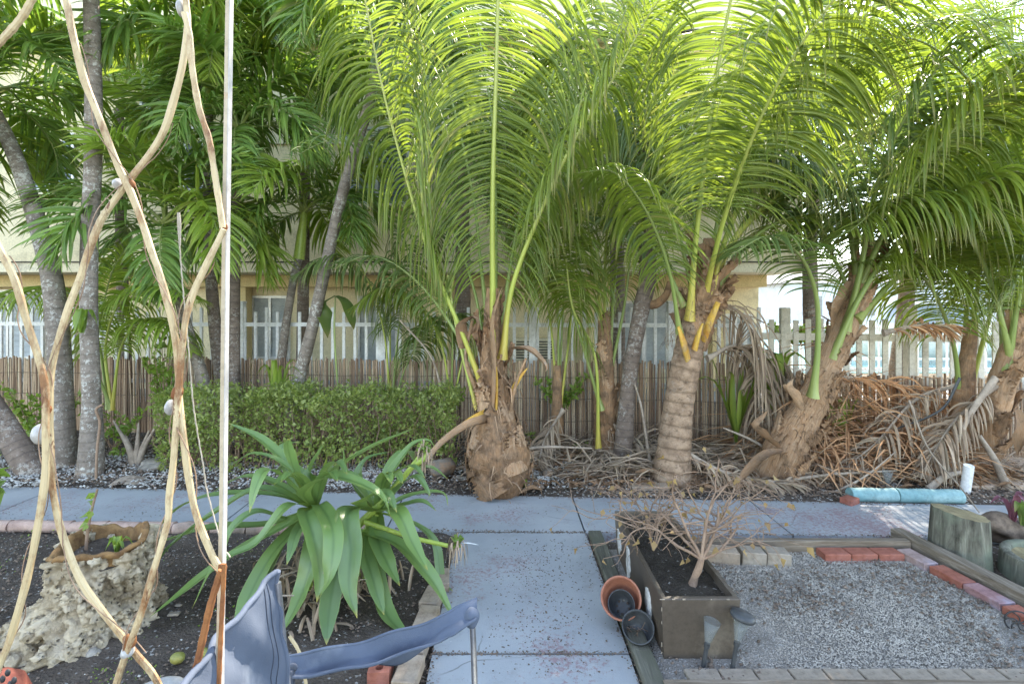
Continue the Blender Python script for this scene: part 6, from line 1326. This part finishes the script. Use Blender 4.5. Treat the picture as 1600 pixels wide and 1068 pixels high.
for i in range(18):
    u = i/17; Q.append([np.array([-.55+.53*u, 1.30-.48*v, .40+.03*u-.035*math.sin(math.pi*v)*math.sin(math.pi*(u*.9+.05))]) for v in np.linspace(0, 1, 16)])
sheet(Q, name='seat')
def arm(y0, pts, name='armrest'):
    C = catmull(pts, 40); T = tangents(C); Q = []
    for k in range(40):
        u = k/39; w_ = .019+.010*math.sin(math.pi*min(1, u*.9))+.006*(u > .85); dz = .026*math.sin(math.pi*u)+.008*math.sin(u*13)
        row = []
        for v in np.linspace(-1, 1, 11):
            row.append(C[k]+np.array([0, v*w_*(1 if v > -2 else 1), (v*.016)-dz*(1-abs(v))*1.7+.004*math.sin(u*19+v*4)]))
        Q.append(row)
    o = sheet(Q, .005, name=name)
    m = MB(); m.tube(np.array([r_[0] for r_ in Q]), .0045, 6); m.tube(np.array([r_[-1] for r_ in Q]), .0045, 6); m.build('hem', M['fabric'], o); return o
arm(0, P3([(440, 1040, 1.34), (520, 1030, 1.36), (620, 1005, 1.38), (700, 975, 1.40), (745, 950, 1.42)]))
e = W(738, 962, 1.42)
blob('arm_end_sleeve', e+[-.002, 0, -.002], .022, M['fabric'], 8, ch, (1, 1.35, 1.25), .06)
near = [np.array([-.57, .80, .60]), np.array([-.40, .79, .585]), np.array([-.2, .79, .60]), np.array([-.07, .80, .63])]; arm(0, near)
def tube_(pts, r_=.0085, name='leg', mat='steel'): m = MB(); m.tube(pts, r_, 12, n=12); return m.build(name, M[mat], ch)
tube_([e+[0, 0, -.02], e+[.004, 0, -.1], np.array([-.075, 1.36, .38])]); tube_([near[-1], np.array([-.065, .80, .38])])
tube_([np.array([-.02, 1.32, .02]), bf_+[0, .02, 0], pt+[0, .006, -.03]][1:]); tube_([bn_, p_near+[0, 0, -.02]])
for (a, b) in (((-.03, 1.33, .01), (-.50, 1.31, .40)), ((-.52, 1.33, .01), (-.05, 1.33, .40)), ((-.03, .79, .01), (-.50, .81, .40)), ((-.52, .79, .01), (-.05, .80, .40)), ((-.02, 1.34, .01), (-.02, .80, .41)), ((-.02, .78, .01), (-.02, 1.33, .41)), ((-.53, 1.34, .01), (-.50, .80, .41)), ((-.53, .78, .01), (-.50, 1.32, .41))):
    tube_([np.array(a), np.array(b)], .0075, 'cross_leg')
for (x, y) in ((-.02, 1.34), (-.02, .78), (-.53, 1.34), (-.53, .78)): blob('foot_cap', (x, y, .012), .018, M['blackplastic'], 3, ch, (1, 1, .8), .02, 10)
blob('rivet', W(458, 1042, 1.335), .012, M['strap'], 4, ch, (1, .5, 1), .02, 10)
m = MB(); m.box(W(453, 1062, 1.33), (.02, .02, .06), bev=.002); m.build('side_strap', M['strap'], ch)

# white bucket and red pot at the bottom left
t = thing('white_bucket', W(242, 1200, 1.55)*[1, 1, 0], 'pale round lidded bucket at the bottom edge between the trellis bars', 'bucket'); cx, cy = float(W(242, 1060, 1.5)[0]), 1.5; zt = 1.6-612*1.5/F
th2 = np.linspace(0, 2*np.pi, 48, endpoint=False); rows = [np.stack([cx+np.cos(th2)*R_, cy+np.sin(th2)*R_, np.full(48, z_)], -1) for R_, z_ in ((.06, 0), (.075, zt-.05), (.084, zt-.045), (.088, zt-.012), (.083, zt), (.07, zt+.004), (.001, zt+.010))]
m = MB(); m.grid(np.array(rows), None, True); m.build('body', M['whiteplastic'], t)
t = thing('red_clay_lantern', W(5, 1200, 1.45)*[1, 1, 0], 'rounded red clay lantern pot with dark cutouts at the bottom left corner', 'lantern'); c = W(3, 1075, 1.45)
zz = c[2]-.04; rows = [np.stack([c[0]+np.cos(th2)*R_, c[1]+np.sin(th2)*R_, np.full(48, z_)], -1) for R_, z_ in ((.06, 0), (.09, zz*.35), (.10, zz*.7), (.085, zz*.9), (.05, zz+.06), (.018, zz+.09), (.001, zz+.093))]
m = MB(); m.grid(np.array(rows), None, True); m.build('body', M['redclay'], t)
for (px, py) in ((12, 1050), (22, 1062), (4, 1060), (16, 1068)):
    q = W(px, py, 1.372); blob('cutout', q, .007, M['blackmetal'], 4, t, (1, .8, 1.4), .02, 8)
